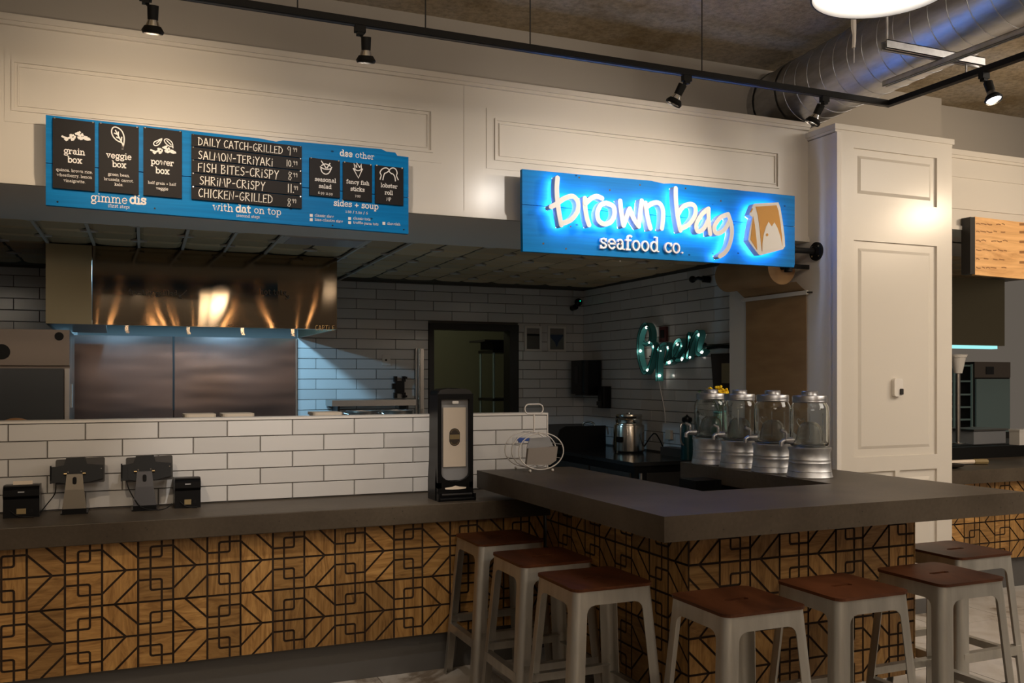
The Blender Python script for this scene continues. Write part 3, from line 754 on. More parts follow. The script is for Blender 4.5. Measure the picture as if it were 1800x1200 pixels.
#PART2
# ------------------------------------------------------------------ stroke lettering
def arc(cx, cy, rx, ry, a0, a1, n=8):
    return [(cx+rx*math.cos(math.radians(a0+(a1-a0)*i/n)), cy+ry*math.sin(math.radians(a0+(a1-a0)*i/n))) for i in range(n+1)]
def O(cx, cy, rx, ry): return arc(cx, cy, rx, ry, 0, 360, 14)
G = {  # slab-serif lower case: x height 5, ascender 7.6, descender -2.4
 'a': (4.9, [[(.9,4.1)]+arc(2.1,3.7,1.5,1.3,140,0,5)+[(3.6,0),(4.6,0)], arc(1.95,1.45,1.5,1.45,80,350,9)+[(3.6,2.9),(1.95,2.9)]]),
 'b': (5.1, [[(0,7.6),(1,7.6),(1,0)], O(2.9,2.5,1.9,2.5)]),
 'c': (4.5, [arc(2.5,2.5,2.1,2.5,40,320,10), [(4.1,4.9),(4.1,3.6)]]),
 'd': (5.3, [[(3.2,7.6),(4.3,7.6),(4.3,0),(5.2,0)], O(2.4,2.5,1.9,2.5)]),
 'e': (4.7, [[(.5,2.6),(4.4,2.6)]+arc(2.45,2.5,2,2.5,5,320,10)]),
 'f': (3.5, [[(3.6,7)]+arc(2.5,6.2,1.1,1.3,60,180,5)+[(1.4,0)], [(.2,5),(3.2,5)], [(.4,0),(2.7,0)]]),
 'g': (5.0, [O(2.3,3,1.8,2), [(4.9,5.1),(3.7,4.6)], [(1.2,1.4),(1,.6),(1.6,.2),(3.8,0),(4.4,-.9),(3.6,-2.1),(2,-2.4),(.6,-2),(.4,-1),(1.4,-.1)]]),
 'h': (5.6, [[(.1,7.6),(1.1,7.6),(1.1,0)], [(0,0),(2.1,0)], [(1.1,3.6),(2.4,4.9),(3.7,4.8),(4.3,3.6),(4.3,0)], [(3.4,0),(5.3,0)]]),
 'i': (2.4, [[(.3,5),(1.2,5),(1.2,0)], [(.2,0),(2.2,0)], [(1.1,6.9),(1.25,7.1)]]),
 'k': (5.2, [[(.1,7.6),(1.1,7.6),(1.1,0)], [(0,0),(2,0)], [(1.1,2.2),(4,5)], [(3,5),(4.9,5)], [(2.2,3),(4.2,0)], [(3.4,0),(5,0)]]),
 'l': (2.5, [[(.2,7.6),(1.2,7.6),(1.2,0)], [(.2,0),(2.3,0)]]),
 'm': (8.2, [[(.1,5),(1.1,5),(1.1,0)], [(.2,0),(2,0)], [(1.1,3.6),(2.2,4.9),(3.4,4.8),(3.9,3.7),(3.9,0)], [(3.1,0),(4.8,0)], [(3.9,3.6),(5.1,4.9),(6.3,4.8),(6.9,3.7),(6.9,0)], [(6.1,0),(7.9,0)]]),
 'n': (5.6, [[(.1,5),(1.1,5),(1.1,0)], [(.1,0),(2,0)], [(1.1,3.6),(2.4,4.9),(3.7,4.8),(4.3,3.6),(4.3,0)], [(3.4,0),(5.3,0)]]),
 'o': (5.0, [O(2.4,2.5,2,2.5)]),
 'p': (5.2, [[(.1,5),(1.1,5),(1.1,-2.4)], [(.2,-2.4),(2.1,-2.4)], O(3,2.5,1.9,2.5)]),
 'q': (5.2, [O(2.3,2.5,1.9,2.5), [(4.2,5),(4.2,-2.4)], [(3.3,-2.4),(5.1,-2.4)]]),
 'r': (4.2, [[(.1,5),(1.1,5),(1.1,0)], [(.1,0),(2.3,0)], [(1.1,3.4),(2.2,4.8),(3.7,4.9),(3.7,3.9)]]),
 's': (4.2, [[(3.6,4.9),(3.6,3.8)], [(3.6,4.1),(2.4,5),(1,4.7),(.7,3.6),(1.4,2.9),(3,2.4),(3.8,1.5),(3.4,.4),(2,0),(.7,.7)], [(.6,0),(.6,1.3)]]),
 't': (3.4, [[(1.3,6.8),(1.3,1.1),(2,0),(3.1,.4)], [(.2,5),(3,5)]]),
 'u': (5.6, [[(.1,5),(1.1,5),(1.1,1.4),(1.8,.1),(3,.1),(4.3,1.4)], [(3.4,5),(4.3,5),(4.3,0),(5.3,0)]]),
 'v': (5.0, [[(.9,5),(2.5,0),(4.1,5)], [(.1,5),(1.8,5)], [(3.2,5),(4.9,5)]]),
 'w': (7.2, [[(.8,5),(2.2,0),(3.6,4.6),(5,0),(6.4,5)], [(.1,5),(1.7,5)], [(5.5,5),(7.1,5)]]),
 'x': (5.0, [[(.7,5),(4.3,0)], [(4.3,5),(.7,0)], [(.1,5),(1.6,5)], [(3.4,5),(4.9,5)], [(.1,0),(1.6,0)], [(3.4,0),(4.9,0)]]),
 'y': (5.0, [[(.9,5),(2.6,.2)], [(4.2,5),(2,-2),(.8,-2.4)], [(.1,5),(1.8,5)], [(3.3,5),(4.9,5)]]),
 '0': (5.0, [O(2.4,2.6,1.9,2.6)]), '1': (2.8, [[(.3,4.4),(1.4,5.2),(1.4,0)], [(.4,0),(2.4,0)]]),
 '2': (4.4, [arc(2,3.7,1.5,1.4,160,-30,7)+[(.5,0),(3.8,0)]]), '5': (4.4, [[(3.5,5.2),(1,5.2),(.9,3)]+arc(2,1.5,1.7,1.7,120,-150,8)]),
 '6': (4.8, [[(3.6,6.9),(1.6,5.4),(.6,2.4)]+arc(2.4,2,1.8,2,180,-180,12)]), '7': (4.4, [[(.5,5),(3.9,5),(1.6,-1.5)]]),
 '9': (4.8, [[(1,-1.8),(3,-.4),(4,2.6)]+arc(2.3,3,1.7,2,0,360,12)]),
 '.': (1.6, [[(.7,.1),(.8,.3)]]), '+': (5.2, [[(.6,2.6),(4.6,2.6)], [(2.6,4.6),(2.6,.6)]]), '/': (3.2, [[(.3,-1),(2.7,6.5)]]),
 '-': (3.2, [[(.5,2.4),(2.6,2.4)]]), '(': (2.4, [arc(3,2.6,2.2,4.6,130,230,7)]), ')': (2.4, [arc(-.8,2.6,2.2,4.6,50,-50,7)]), ' ': (2.6, []),
}
HC = {  # marker capitals, height 7
 'A': (4.4, [[(.2,-.2),(1.9,7),(2.2,7),(4,.1)], [(.8,2.6),(3.6,2.4)]]), 'B': (4.2, [[(.8,7),(.5,0)], [(.3,6.8),(2.8,6.8),(3.3,5.4),(1,3.7),(3.6,2.6),(3.2,.6),(.4,0)]]),
 'C': (4.0, [[(3.6,6.3),(2.6,7),(1.2,6),(.4,3.5),(.9,.9),(2,.1),(3.6,.9)]]), 'D': (4.4, [[(.8,7),(.5,0)], [(.1,6.8),(2.2,6.4),(3.8,4.4),(3.6,1.8),(2.2,.3),(.4,0)]]),
 'E': (3.6, [[(3.2,6.8),(.6,6.6),(.5,0),(3.2,.2)], [(.5,3.4),(2.7,3.6)]]), 'F': (3.6, [[(3.4,6.9),(.6,6.5),(.4,-.1)], [(.5,3.4),(2.7,3.6)]]),
 'G': (4.4, [[(3.7,6.3),(2.6,7),(1.1,5.8),(.4,3.2),(1,.7),(2.4,0),(3.8,1.2),(3.9,3),(2.3,3)]]), 'H': (4.2, [[(.7,7),(.4,0)], [(3.6,7),(3.5,0)], [(.5,3.3),(3.5,3.7)]]),
 'I': (1.8, [[(1,7),(.8,0)]]), 'i': (1.8, [[(1,4.6),(.8,0)], [(1,6.2),(1.1,6.5)]]), 'K': (4.2, [[(.7,7),(.4,0)], [(3.6,6.8),(.6,3.1),(3.8,0)]]), 'L': (3.4, [[(.8,7),(.5,.1),(3.1,.3)]]),
 'M': (5.4, [[(.3,0),(1,6.9),(2.5,2.6),(4,6.9),(4.9,0)]]), 'N': (4.6, [[(.4,0),(.8,7),(3.6,.3),(4,7)]]), 'O': (4.4, [O(2.2,3.5,1.8,3.4)]),
 'P': (4.0, [[(.7,7),(.4,-.3)], [(.3,6.6),(2.8,6.8),(3.5,5.2),(2.4,3.5),(.6,3.1)]]), 'R': (4.2, [[(.7,7),(.4,0)], [(.3,6.6),(2.8,6.8),(3.4,5.3),(.7,3.5),(3.7,0)]]),
 'S': (3.8, [[(3.4,6.3),(2,7),(.8,5.8),(1.3,4.2),(3,3),(3.2,1.3),(2,.1),(.4,.7)]]), 'T': (4.0, [[(2.1,6.8),(1.9,0)], [(.2,6.7),(4,7)]]),
 'Y': (3.8, [[(.3,6.9),(1.9,3.6)], [(3.7,7),(1.9,3.6),(1.3,-.4)]]), '-': (3.0, [[(.4,3.2),(2.4,3.4)]]), ' ': (2.2, []),
 '8': (3.8, [[(3,6.4),(1.6,7),(.9,5.4),(3.2,2),(2.2,0),(.8,.8),(1.4,3),(3.4,6)]]), '9': (3.6, [[(3,6),(1.6,7),(.6,5.2),(1.6,3.8),(3,5.6),(2.6,0)]]), '1': (1.8, [[(1,7),(.9,0)]]), '0': (3.6, [O(1.7,3.4,1.3,3.2)]), '.': (1.2, [[(.5,.1),(.6,.4)]]),
}
def text_strokes(s, font):
    x = 0; out = []
    for ch in s:
        if ch == '^': continue
        w, st = font.get(ch, font[' '])
        for p_ in st: out.append([(x+a, b) for a, b in p_])
        x += w+(.55 if font is G else .5)
    return out, x-.5
def ribbons(mb, strokes, w, y, thick=0.0006, mi=0, caps=True):
    """flat strokes in the XZ plane facing -Y, at depth y"""
    y_in = y
    for si, pl_ in enumerate(strokes):
        y = y_in-si*.00009
        pts = [Vector((a, b)) for a, b in pl_]; n = len(pts)
        if n < 2: continue
        nr = []
        for i in range(n):
            d = (pts[min(i+1, n-1)]-pts[max(i-1, 0)]); d = d.normalized() if d.length > 1e-9 else Vector((1, 0)); nr.append(Vector((-d.y, d.x))*w/2)
        if (pts[0]-pts[-1]).length < 1e-6: nr[0] = nr[-1] = (nr[0]+nr[-1])/2; caps_ = False
        else: caps_ = caps
        d0 = (pts[0]-pts[1]).normalized()*w*.35 if caps_ else Vector((0, 0)); d1 = (pts[-1]-pts[-2]).normalized()*w*.35 if caps_ else Vector((0, 0))
        q = pts[:]; q[0] = q[0]+d0; q[-1] = q[-1]+d1
        L = [q[i]+nr[i] for i in range(n)]; R = [q[i]-nr[i] for i in range(n)]
        y0, y1 = y-thick, y
        vs = [(a.x, y0, a.y) for a in L]+[(a.x, y0, a.y) for a in R]
        if thick > .002: vs += [(a.x, y1, a.y) for a in L]+[(a.x, y1, a.y) for a in R]
        fs = []
        for i in range(n-1):
            fs.append((i+1, i, n+i, n+i+1))
            if thick > .002:
                fs += [(i, i+1, 2*n+i+1, 2*n+i), (n+i+1, n+i, 3*n+i, 3*n+i+1), (2*n+i, 2*n+i+1, 3*n+i+1, 3*n+i)]
        if thick > .002: fs += [(0, 2*n, 3*n, n), (n-1, 2*n-1, 4*n-1, 3*n-1)]
        mb.add(vs, fs, mi, False)
    return mb
def smooth(pts, n=5, closed=False):
    P_ = [Vector(p_) for p_ in pts]; N = len(P_); out = []
    for i in range(N-1 if not closed else N):
        p0 = P_[i-1] if (i > 0 or closed) else P_[0]; p1 = P_[i]; p2 = P_[(i+1) % N]; p3 = P_[(i+2) % N] if (i+2 < N or closed) else P_[-1]
        for k in range(n):
            t = k/n; out.append(tuple(.5*((2*p1)+(-p0+p2)*t+(2*p0-5*p1+4*p2-p3)*t*t+(-p0+3*p1-3*p2+p3)*t**3)))
    out.append(tuple(P_[-1]) if not closed else out[0])
    return out
def word(s, u, v, wpx, y, parent, mat, weight=.9, font=None, thick=.0006, name='lettering', tilt=0.0, hfix=None):
    """lettering centred where the measured point (u,v) meets the plane y, as wide as wpx at that distance"""
    font = font or G
    st, tw = text_strokes(s, font)
    c = PY(u, v, y); a = PY(u-wpx/2, v, y); b = PY(u+wpx/2, v, y); width = b[0]-a[0]; k = width/tw
    ky = k if hfix is None else hfix
    mid = 2.5 if font is G else 3.5
    out = []
    for p_ in st:
        q = []
        for px_, py_ in p_:
            X = (px_-tw/2)*k; Z = (py_-mid)*ky; q.append((c[0]+X+Z*0, c[2]+Z+X*tilt))
        out.append(q)
    return ribbons(MB(), out, weight*k, y, thick).build(name, mat, parent)

# ------------------------------------------------------------------ menu sign
T1 = -.0155    # slight downward tilt to the right
YS1 = 4.83
cL = PY(80.5, 281, YS1); cR = PY(718, 344, YS1)
def s1z(x, base): return base+(x-cL[0])*T1
xl, xr = cL[0], cR[0]; zt_, zb_ = PY(82, 202, YS1)[2], PY(80, 360, YS1)[2]
zm = zb_+(zt_-zb_)*.47
t = thing('menu_sign', 'long blue plank menu sign with black boards and white lettering', 'sign', ((xl+xr)/2, 4.85, zb_))
def plank(par, x0, x1, pts_top, zl0, tlt, y0=YS1, y1=YS1+.03, mat=M_blue, name='plank'):
    pts = [(x0, zl0), (x1, zl0+(x1-x0)*tlt)]+pts_top
    return MB().prism(pts, y0, y1, 'y').build(name, mat, par)
W1 = xr-xl
def tp(fr, dz): return (xl+W1*fr, zt_+W1*fr*T1+dz)
plank(t, xl, xr, [(xr, zm-.003+W1*T1), (xl, zm-.003)], zb_, T1)
plank(t, xl, xr, [tp(1, -.004), tp(.965, -.004), tp(.958, .012), tp(.93, .012), tp(.915, .022), tp(.62, .008), tp(.60, -.002), tp(.55, .005), tp(.48, .004), tp(.3, .003), tp(0, 0)], zm+.001, T1)
MB().box(xl+.1, xl+.16, YS1+.03, YH-.0, zb_+.1, zb_+.3).box(xr-.2, xr-.14, YS1+.03, YH-.0, zb_+.1, zb_+.3).build('bracket', M_darkgrey, t)
mb = MB()
for fx, fz in ((.028, .045), (.02, .46), (.27, .06), (.545, .33), (.66, .81), (.985, .05), (.975, .42), (.765, .03), (.47, .51), (.31, .63)):
    x = xl+W1*fx; mb.cyl((x, YS1-.0012, zb_+(zt_-zb_)*fz+(x-xl)*T1), (x, YS1, zb_+(zt_-zb_)*fz+(x-xl)*T1), .0045, n=7)
mb.build('nail_hole', M_black, t)
YB1 = YS1-.014
def board(TL, TR, BR, BL, name='menu_board', screws=True):
    a, b, c, d = PY(*TL, YB1), PY(*TR, YB1), PY(*BR, YB1), PY(*BL, YB1)
    x0 = (a[0]+d[0])/2; x1 = (b[0]+c[0])/2
    z1 = (a[2]+b[2])/2; z0 = (c[2]+d[2])/2; dz = (x1-x0)/2*T1
    o = MB().prism([(x0, z0-dz), (x1, z0+dz), (x1, z1+dz), (x0, z1-dz)], YB1, YB1+.010, 'y').build(name, M_board, t)
    if screws:
        m2 = MB()
        for sx, zz in ((x0+.008, z1-dz-.002), (x1-.008, z1+dz-.002)):
            m2.cyl((sx, YB1-.004, zz), (sx, YB1, zz), .0035, n=8)
        m2.build('screw', M_chrome, o)
    return o
YT = YB1-.0001
def bl(o, s, u, v, w, wt=.95): word(s, u, v, w, YT, o, M_letter, wt, tilt=T1)
def icon(o, strokes, w=.0045, mat=M_letter):
    st = []
    for s_ in strokes: st.append([(PY(a, b, YT)[0], PY(a, b, YT)[2]) for a, b in s_])
    ribbons(MB(), st, w, YT).build('drawing', mat, o)
def pile(cu, cv, k=1.0):
    rnd = random.Random(3); out = []
    for i in range(34):
        a = rnd.uniform(-1, 1); h = rnd.uniform(0, 1)*(1-abs(a))
        u, v = cu+a*22*k, cv+8*k-h*17*k
        an = rnd.uniform(0, PI); out.append([(u-1.9*k*math.cos(an), v-1.5*k*math.sin(an)), (u+1.9*k*math.cos(an), v+1.5*k*math.sin(an))])
    out.append([(cu-28*k, cv+2*k), (cu-22*k, cv+4.5*k)])
    return out
b1 = board((92.5,208), (167,213.5), (166.5,336), (93,330))
icon(b1, pile(136, 238, .95), .009)
bl(b1,'grain',131,267.5,37,1.25); bl(b1,'box',131.5,282.5,25,1.3); bl(b1,'quinoa. brown rice.',131,301,64,.9); bl(b1,'wheatberry. lemon',131,310,62,.9); bl(b1,'vinaigrette.',131,319,38,.95)
b2 = board((174,216.7), (244,222.5), (244,342), (174,336))
leaf = [(209,258)]+[(208,252),(202,244),(196,234),(197,226),(203,223),(211,226),(217,236),(218,246),(216,255),(216,262)]
icon(b2, [smooth([(216,262),(215,252),(206,247),(199,240),(196,231),(199,224),(206,224),(214,230),(218,240),(218,250),(215.5,262)], 4), [(216,254),(203,229)], [(210,243),(205,241)], [(213,248),(214,241)], [(208,238),(208,232)], [(206,236),(201,234)]], .0055)
bl(b2,'veggie',209,275.5,44,1.25); bl(b2,'box',209.5,290.5,24,1.3); bl(b2,'green bean.',209,308,38,.95); bl(b2,'brussels. carrot.',209,317,52,.9); bl(b2,'kale.',209,325,15,1)
b3 = board((252,224), (320,230.5), (319.5,349), (252,342))
icon(b3, pile(289, 262, .85), .008)
icon(b3, [smooth([(285,243),(279,246),(272,249),(270,253),(273,256),(279,254),(283,248),(285,243)], 3), smooth([(303,258),(296,256),(290,250),(289,246),(293,244),(299,247),(303,252),(304,260)], 3), [(275,252),(282,246)], [(293,247),(301,255)]], .0045)
bl(b3,'power',285.5,286.5,40,1.25); bl(b3,'box',285.5,301.5,24,1.3); bl(b3,'half grain + half',285,323,49,.9); bl(b3,'veggie',285,332,21,1)
sv = [(235.5,256), (257.6,278), (279.8,300), (302.7,322.3), (327.2,344.3), (352.3,366)]
txt = [('DAILY CATCH-GRILLED',424,256.3,149,'9','99',(508,265),(518.5,263.3)), ('SALMON-TERiYAKi',415,278.8,132,'10.','99',(509,287),(519,286.5)), ('FiSH BiTES-CRiSPY',420,300.5,142,'8','99',(509.5,309.2),(519,307.6)),
       ('SHRiMP-CRiSPY',409,322,115.5,'11.','99',(511,331),(520,330.3)), ('CHiCKEN-GRILLED',415,344.3,131,'8','99',(508,356),(517,353.2))]
for (a, b), (c, d), (s_, u, v, w, p1, p2, q1, q2) in zip(sv, sv[1:], txt):
    o = board((336.5, a+.5), (530.7, b+.5), (530.7, d-1.2), (336.5, c-1.2), 'price_strip')
    s_ = s_.replace('FiSH', 'FISH').replace('BiTES', 'BITES').replace('CHiCKEN', 'CHICKEN')
    word(s_, u, v, w, YT, o, M_chalk, .72, HC, tilt=T1)
    word(p1, *q1, {1: 8, 3: 12}[len(p1)], YT, o, M_chalk, .75 if len(p1) > 1 else .5, HC, tilt=T1)
    word(p2, *q2, 7.5, YT, o, M_chalk, .9, HC, tilt=T1)
b4 = board((544,277), (598,282.5), (597.5,347), (544,343.5))
icon(b4, [smooth([(564,295),(566,302),(572,306),(578,304),(582,297)], 3), smooth([(563,293),(570,297),(580,297),(583,294)], 3), [(565,283),(573,295)], [(580,287),(575,295)], smooth([(565,291),(572,288),(581,292)], 3)], .0055)
bl(b4,'seasonal',572,317,37,1.15); bl(b4,'salad',571.5,328.5,22,1.2); bl(b4,'6.99 11.99',572,340,26,.9)
b5 = board((603,284.5), (654,289), (654,355), (603,350.5))
icon(b5, [[(621,296),(630,313),(637,297)], smooth([(621,296),(629,300),(637,297)], 3), [(624,296),(622,287),(627,294)], [(627,294),(627,286),(632,294)], [(632,294),(635,288),(635,296)]], .0055)
bl(b5,'fancy fish',629,321.5,40,1.1); bl(b5,'sticks',628.5,333.5,24.5,1.2); bl(b5,'7.99',629,344.5,10,1)
b6 = board((659.5,290), (709,295), (709,361.5), (659.5,356.5))
icon(b6, [smooth([(668,315),(670,308),(668,303),(672,297),(679,295),(684,299),(680,303),(676,305),(674,311),(673,316)], 3), smooth([(700,316),(697,309),(698,304),(696,298),(691,295),(686,297),(684,301),(688,305),(691,306),(694,311),(695,318)], 3)], .0055)
bl(b6,'lobster',684,327.5,29,1.15); bl(b6,'roll',683.5,339.5,14,1.25)
word('MP', 683.5, 350, 8, YT, b6, M_letter, .9, HC, tilt=T1)
def sl(s_, u, v, w, wt=.9): word(s_, u, v, w, YS1-.0002, t, M_letter, wt, tilt=T1)
sl('gimme', 192, 350.8, 64, .85); sl('dis', 242.5, 353, 29, 1.5); sl('(first step)', 209, 363.3, 38, .8)
sl('with', 392, 366.3, 36, .85); sl('dat', 427.5, 368.8, 26, 1.5); sl('on top', 470.5, 372.3, 47, .85); sl('(second step)', 436, 380.5, 41, .8)
sl('dee', 608.5, 271.2, 22, 1.5); sl('other', 641.5, 275.2, 33, .85)
sl('sides + soup', 626, 361, 78, 1.2); sl('1.50 / 2.50 / 6', 627, 373.5, 39, .95)
for s_, u, v, w in (('classic slaw',570,380,33), ('lime-cilantro slaw',578,388,49), ('classic tots',636,385,30), ('truffle-parm tots',643,393,44), ('chowdah',692,394,23)): sl(s_, u, v, w, .95)
for u, v in ((547,378.5), (547,386), (614.5,384), (614.5,391.3), (674.7,392.5)):
    c = PY(u, v, YS1); MB().box(c[0]-.0075, c[0]+.0075, YS1-.0012, YS1, c[2]-.0075, c[2]+.0075).build('check_square', M_letter, t)

# ------------------------------------------------------------------ shop name sign
a, b, c, d = PY(918, 296, YS1), PY(919, 441, YS1), PY(1397, 345, YS1), PY(1396, 470, YS1)
xl, xr = a[0], c[0]; zt_, zb_ = (a[2]+c[2])/2, (b[2]+d[2])/2; W2 = xr-xl; zm = zb_+(zt_-zb_)*.57
t = thing('shop_sign', 'blue plank shop name sign with glowing white letters and paper bag emblem', 'sign', ((xl+xr)/2, 4.85, zb_))
MB().prism([(xl+.004, zb_), (xr-.006, zb_), (xr, zb_+.02), (xr, zm-.0025), (xl, zm-.001)], YS1, YS1+.03, 'y').build('plank', M_blue, t)
MB().prism([(xl, zm+.002), (xr, zm+.0005), (xr, zt_-.002), (xl+W2*.52, zt_+.003), (xl+W2*.485, zt_-.004), (xl+W2*.44, zt_+.006), (xl+W2*.2, zt_+.002), (xl, zt_+.001)], YS1, YS1+.03, 'y').build('plank', M_blue, t)
for u, v in ((1018, 312), (1125, 325), (1072, 334), (955, 428), (1267, 353), (1090, 459), (1003, 398), (995, 437), (1205, 331)):
    c = PY(u, v, YS1); MB().cyl((c[0], YS1-.0008, c[2]), (c[0], YS1, c[2]), .006, n=7).build('knot', M_brown, t)
YLb, YLf = YS1-.035, YS1-.085
def zz(x, y):                       # offset from measuring picture to the letter front plane
    u, v = 940+x/3.913, 300+y/3.913; p_ = PY(u, v, YLf); return (p_[0], p_[2])
letters = [
 [[(157,50),(152,120),(156,200),(168,290),(183,372)], [(112,248),(150,228),(205,190),(262,176),(296,215),(294,275),(262,325),(225,350),(186,362)]],
 [[(345,190),(347,250),(358,320),(374,372)], [(350,225),(385,192),(425,176),(462,190)]],
 [[(492,222),(455,235),(432,285),(440,340),(478,366),(525,350),(549,300),(540,245),(492,222)]],
 [[(588,208),(596,290),(610,376)], [(610,376),(628,330),(642,285),(652,262)], [(652,262),(680,330),(714,382)], [(714,382),(722,300),(734,208)]],
 [[(762,222),(775,310),(796,396)], [(768,250),(815,222),(858,225),(880,265),(882,330),(874,396)]],
 [[(970,122),(972,210),(984,320),(1002,410)], [(985,300),(1020,248),(1070,230),(1103,250),(1100,310),(1060,368),(1008,398)]],
 [[(1195,262),(1150,300),(1112,370),(1122,416),(1160,400),(1195,335)], [(1195,262),(1196,340),(1206,434)]],
 [[(1330,300),(1275,325),(1236,385),(1250,430),(1300,410),(1340,345)], [(1330,300),(1352,370),(1355,440),(1335,520),(1305,565),(1272,588)]],
]
WL = .029
for st in letters:
    pl_ = [[zz(*p_) for p_ in (smooth(s_, 4) if len(s_) > 2 else s_)] for s_ in st]
    # each shape: one solid face with glowing back
    mb = MB()
    for k_, p_ in enumerate(pl_): ribbons(mb, [p_], WL, YLb-.0012*k_, YLb-YLf, caps=False)
    for q_, p_ in enumerate(pl_):
        for k_, e in enumerate((p_[0], p_[-1])): mb.cyl((e[0], YLf-.0012*q_-.0005-.0003*k_, e[1]), (e[0], YLb-.001, e[1]), WL/2*.99, n=16)
    o = mb.build('letter', M_chan, t)
    mb = MB()
    for p_ in pl_: ribbons(mb, [p_], WL*.8, YLb+.0035, .003)
    mb.build('led_back', M_halo, o)
c0 = PY(1128, 434, YS1-.02)
word('seafood co.', 1127.5, 432.5, 147, YS1-.004, t, M_chan, .95, thick=.016, name='letters_small', tilt=-.002)
# bag emblem
bag = [(1503,232),(1512,226),(1676,217),(1690,255),(1706,350),(1718,450),(1722,520),(1708,540),(1560,580),(1542,578),(1505,530),(1468,478),(1478,410),(1497,320),(1475,302)]
pts = [zz(*p_) for p_ in bag]
o = MB().prism(pts, YLf, YLb, 'y').build('bag_emblem', M_chan, t)
cx_, cz_ = sum(p_[0] for p_ in pts)/len(pts), sum(p_[1] for p_ in pts)/len(pts)
MB().prism([(cx_+(p_[0]-cx_)*.93, cz_+(p_[1]-cz_)*.93) for p_ in pts], YLb, YLb+.004, 'y').build('led_back', M_halo, o)
MB().prism([zz(*p_) for p_ in [(1519,247),(1662,238),(1675,275),(1689,360),(1699,450),(1702,515),(1562,552),(1556,500),(1547,400),(1535,310)]], YLf-.002, YLf, 'y').build('bag_front', M_orange, o)
MB().prism([zz(*p_) for p_ in [(1502,312),(1513,372),(1525,480),(1529,545),(1484,474),(1491,400)]], YLf-.002, YLf, 'y').build('bag_side', M_orange, o)
MB().prism([zz(*p_) for p_ in [(1494,256),(1500,264),(1487,288),(1480,286)]], YLf-.002, YLf, 'y').build('bag_side', M_orange, o)
MB().prism([zz(*p_) for p_ in [(1563,556),(1564,500),(1572,440),(1588,385),(1606,352),(1628,384),(1646,355),(1668,395),(1686,450),(1696,500),(1700,530)]], YLf-.004, YLf-.002, 'y').build('fish_shape', M_chan, o)
e = zz(1595, 441); MB().cyl((e[0], YLf-.006, e[1]), (e[0], YLf-.004, e[1]), .009, n=14).build('eye', M_orange, o)
# pipe bracket that carries the sign
t = thing('sign_pipe_bracket', 'black pipe bracket with round flange beside the blue shop sign', 'bracket', (XS, 4.875, 2.447))
fy, fz = 4.892, 2.447
MB().cyl((XS, fy, fz), (XS-.012, fy, fz), .062, n=24).cyl((XS-.012, fy, fz), (XS-.035, fy, fz), .03, n=16).build('flange', M_blackmat, t)
mb = MB()
for k in range(4):
    a_ = PI/4+k*PI/2; mb.cyl((XS-.012, fy+.044*math.cos(a_), fz+.044*math.sin(a_)), (XS-.016, fy+.044*math.cos(a_), fz+.044*math.sin(a_)), .007, n=8)
mb.build('screw', M_chrome, t)
MB().cyl((XS-.03, fy, fz), (3.96, fy, fz), .019, n=12).cyl((4.13, fy, fz), (4.08, fy, fz), .026, n=12).build('pipe', M_blackmat, t)
MB().cyl((4.08, fy, fz+.03), (4.08, fy, 2.30), .019, n=12).cyl((4.08, fy, fz+.035), (4.08, fy, fz-.04), .027, n=12).cyl((4.08, fy, 2.335), (4.08, fy, 2.30), .026, n=12).build('pipe', M_blackmat, t)

# ------------------------------------------------------------------ track lights
YTk, ZTk = 3.75, 3.06
t = thing('light_track', 'long black ceiling light track, running along the shop front and turning a corner', 'track light', (1.2, YTk, ZTk))
MB().box(-2.2, 3.812, YTk-.018, YTk+.018, ZTk-.012, ZTk+.016).build('rail', M_blackmat, t)
MB().box(3.778, 3.812, .3, YTk-.018, ZTk-.012, ZTk+.016).build('rail', M_blackmat, t)
MB().box(-2.2, 3.778, YTk-.008, YTk+.008, ZTk-.0135, ZTk-.012).build('contact_strip', M_darkgrey, t)
for x in (.536+.14, 1.212, 1.698, 2.608): MB().cyl((x, YTk, ZTk+.01), (x, YTk, ZC), .003, n=6).build('hanger_wire', M_darkgrey, t)
def track_head(x, y, ztk, lean, lab, lit=False, power=0, target=None, ang=96, color=WARM):
    o = thing('track_spotlight', lab, 'spotlight', (x, y, ztk-.012))
    z = ztk-.012; K = .78
    MB().box(x-.022, x+.022, y-.014, y+.014, z-.028, z).box(x-.013, x+.013, y-.012, y+.012, z-.040, z-.028).build('adapter', M_blackmat, o)
    ax = Vector(lean).normalized(); base = Vector((x+.026, y+.0, z-.042))
    if lean[0] < -.2: base = Vector((x-.022, y, z-.046))
    MB().tube([(x, y, z-.036), (x+(base.x-x)*.6, y, z-.052), base+ax*.02], .005, 8).build('arm', M_blackmat, o)
    p0 = base; p1 = base+ax*.052*K/.78; p2 = p1+ax*.018; p3 = p2+ax*.022
    MB().cyl(p0, p1, .021, .019, n=20).build('lamp_body', M_blackmat, o)
    m2 = MB(); m2.cyl(p1, p3+ax*.004, .018, .034, n=20, mi=0, caps=False); m2.build('lamp_cone', M_chrome if not lit else M_steel, o)
    m3 = MB(); m3.cyl(p2+ax*.004, p3, .030, .041, n=24, caps=False); m3.cyl(p3, p3+ax*.010, .041, .037, n=24, caps=False); m3.build('shade', M_blackmat, o)
    MB().cyl(p3-ax*.005, p3-ax*.002, .029, n=20).build('lens', M_lampwhite if lit else emis_dim, o)
    if power:
        q = p3+ax*.016
        l_ = spot('track_spot', tuple(q), target, power, color, ang, 1.0, .025)
    return o
emis_dim = emis('lamp_lens_side', (1, .9, .75), 3.0)
track_head(.11, YTk, ZTk, (0, .25, -1), 'black track spotlight at the top left, above the menu sign', power=52, target=(.12, 4.98, 2.74), ang=82)
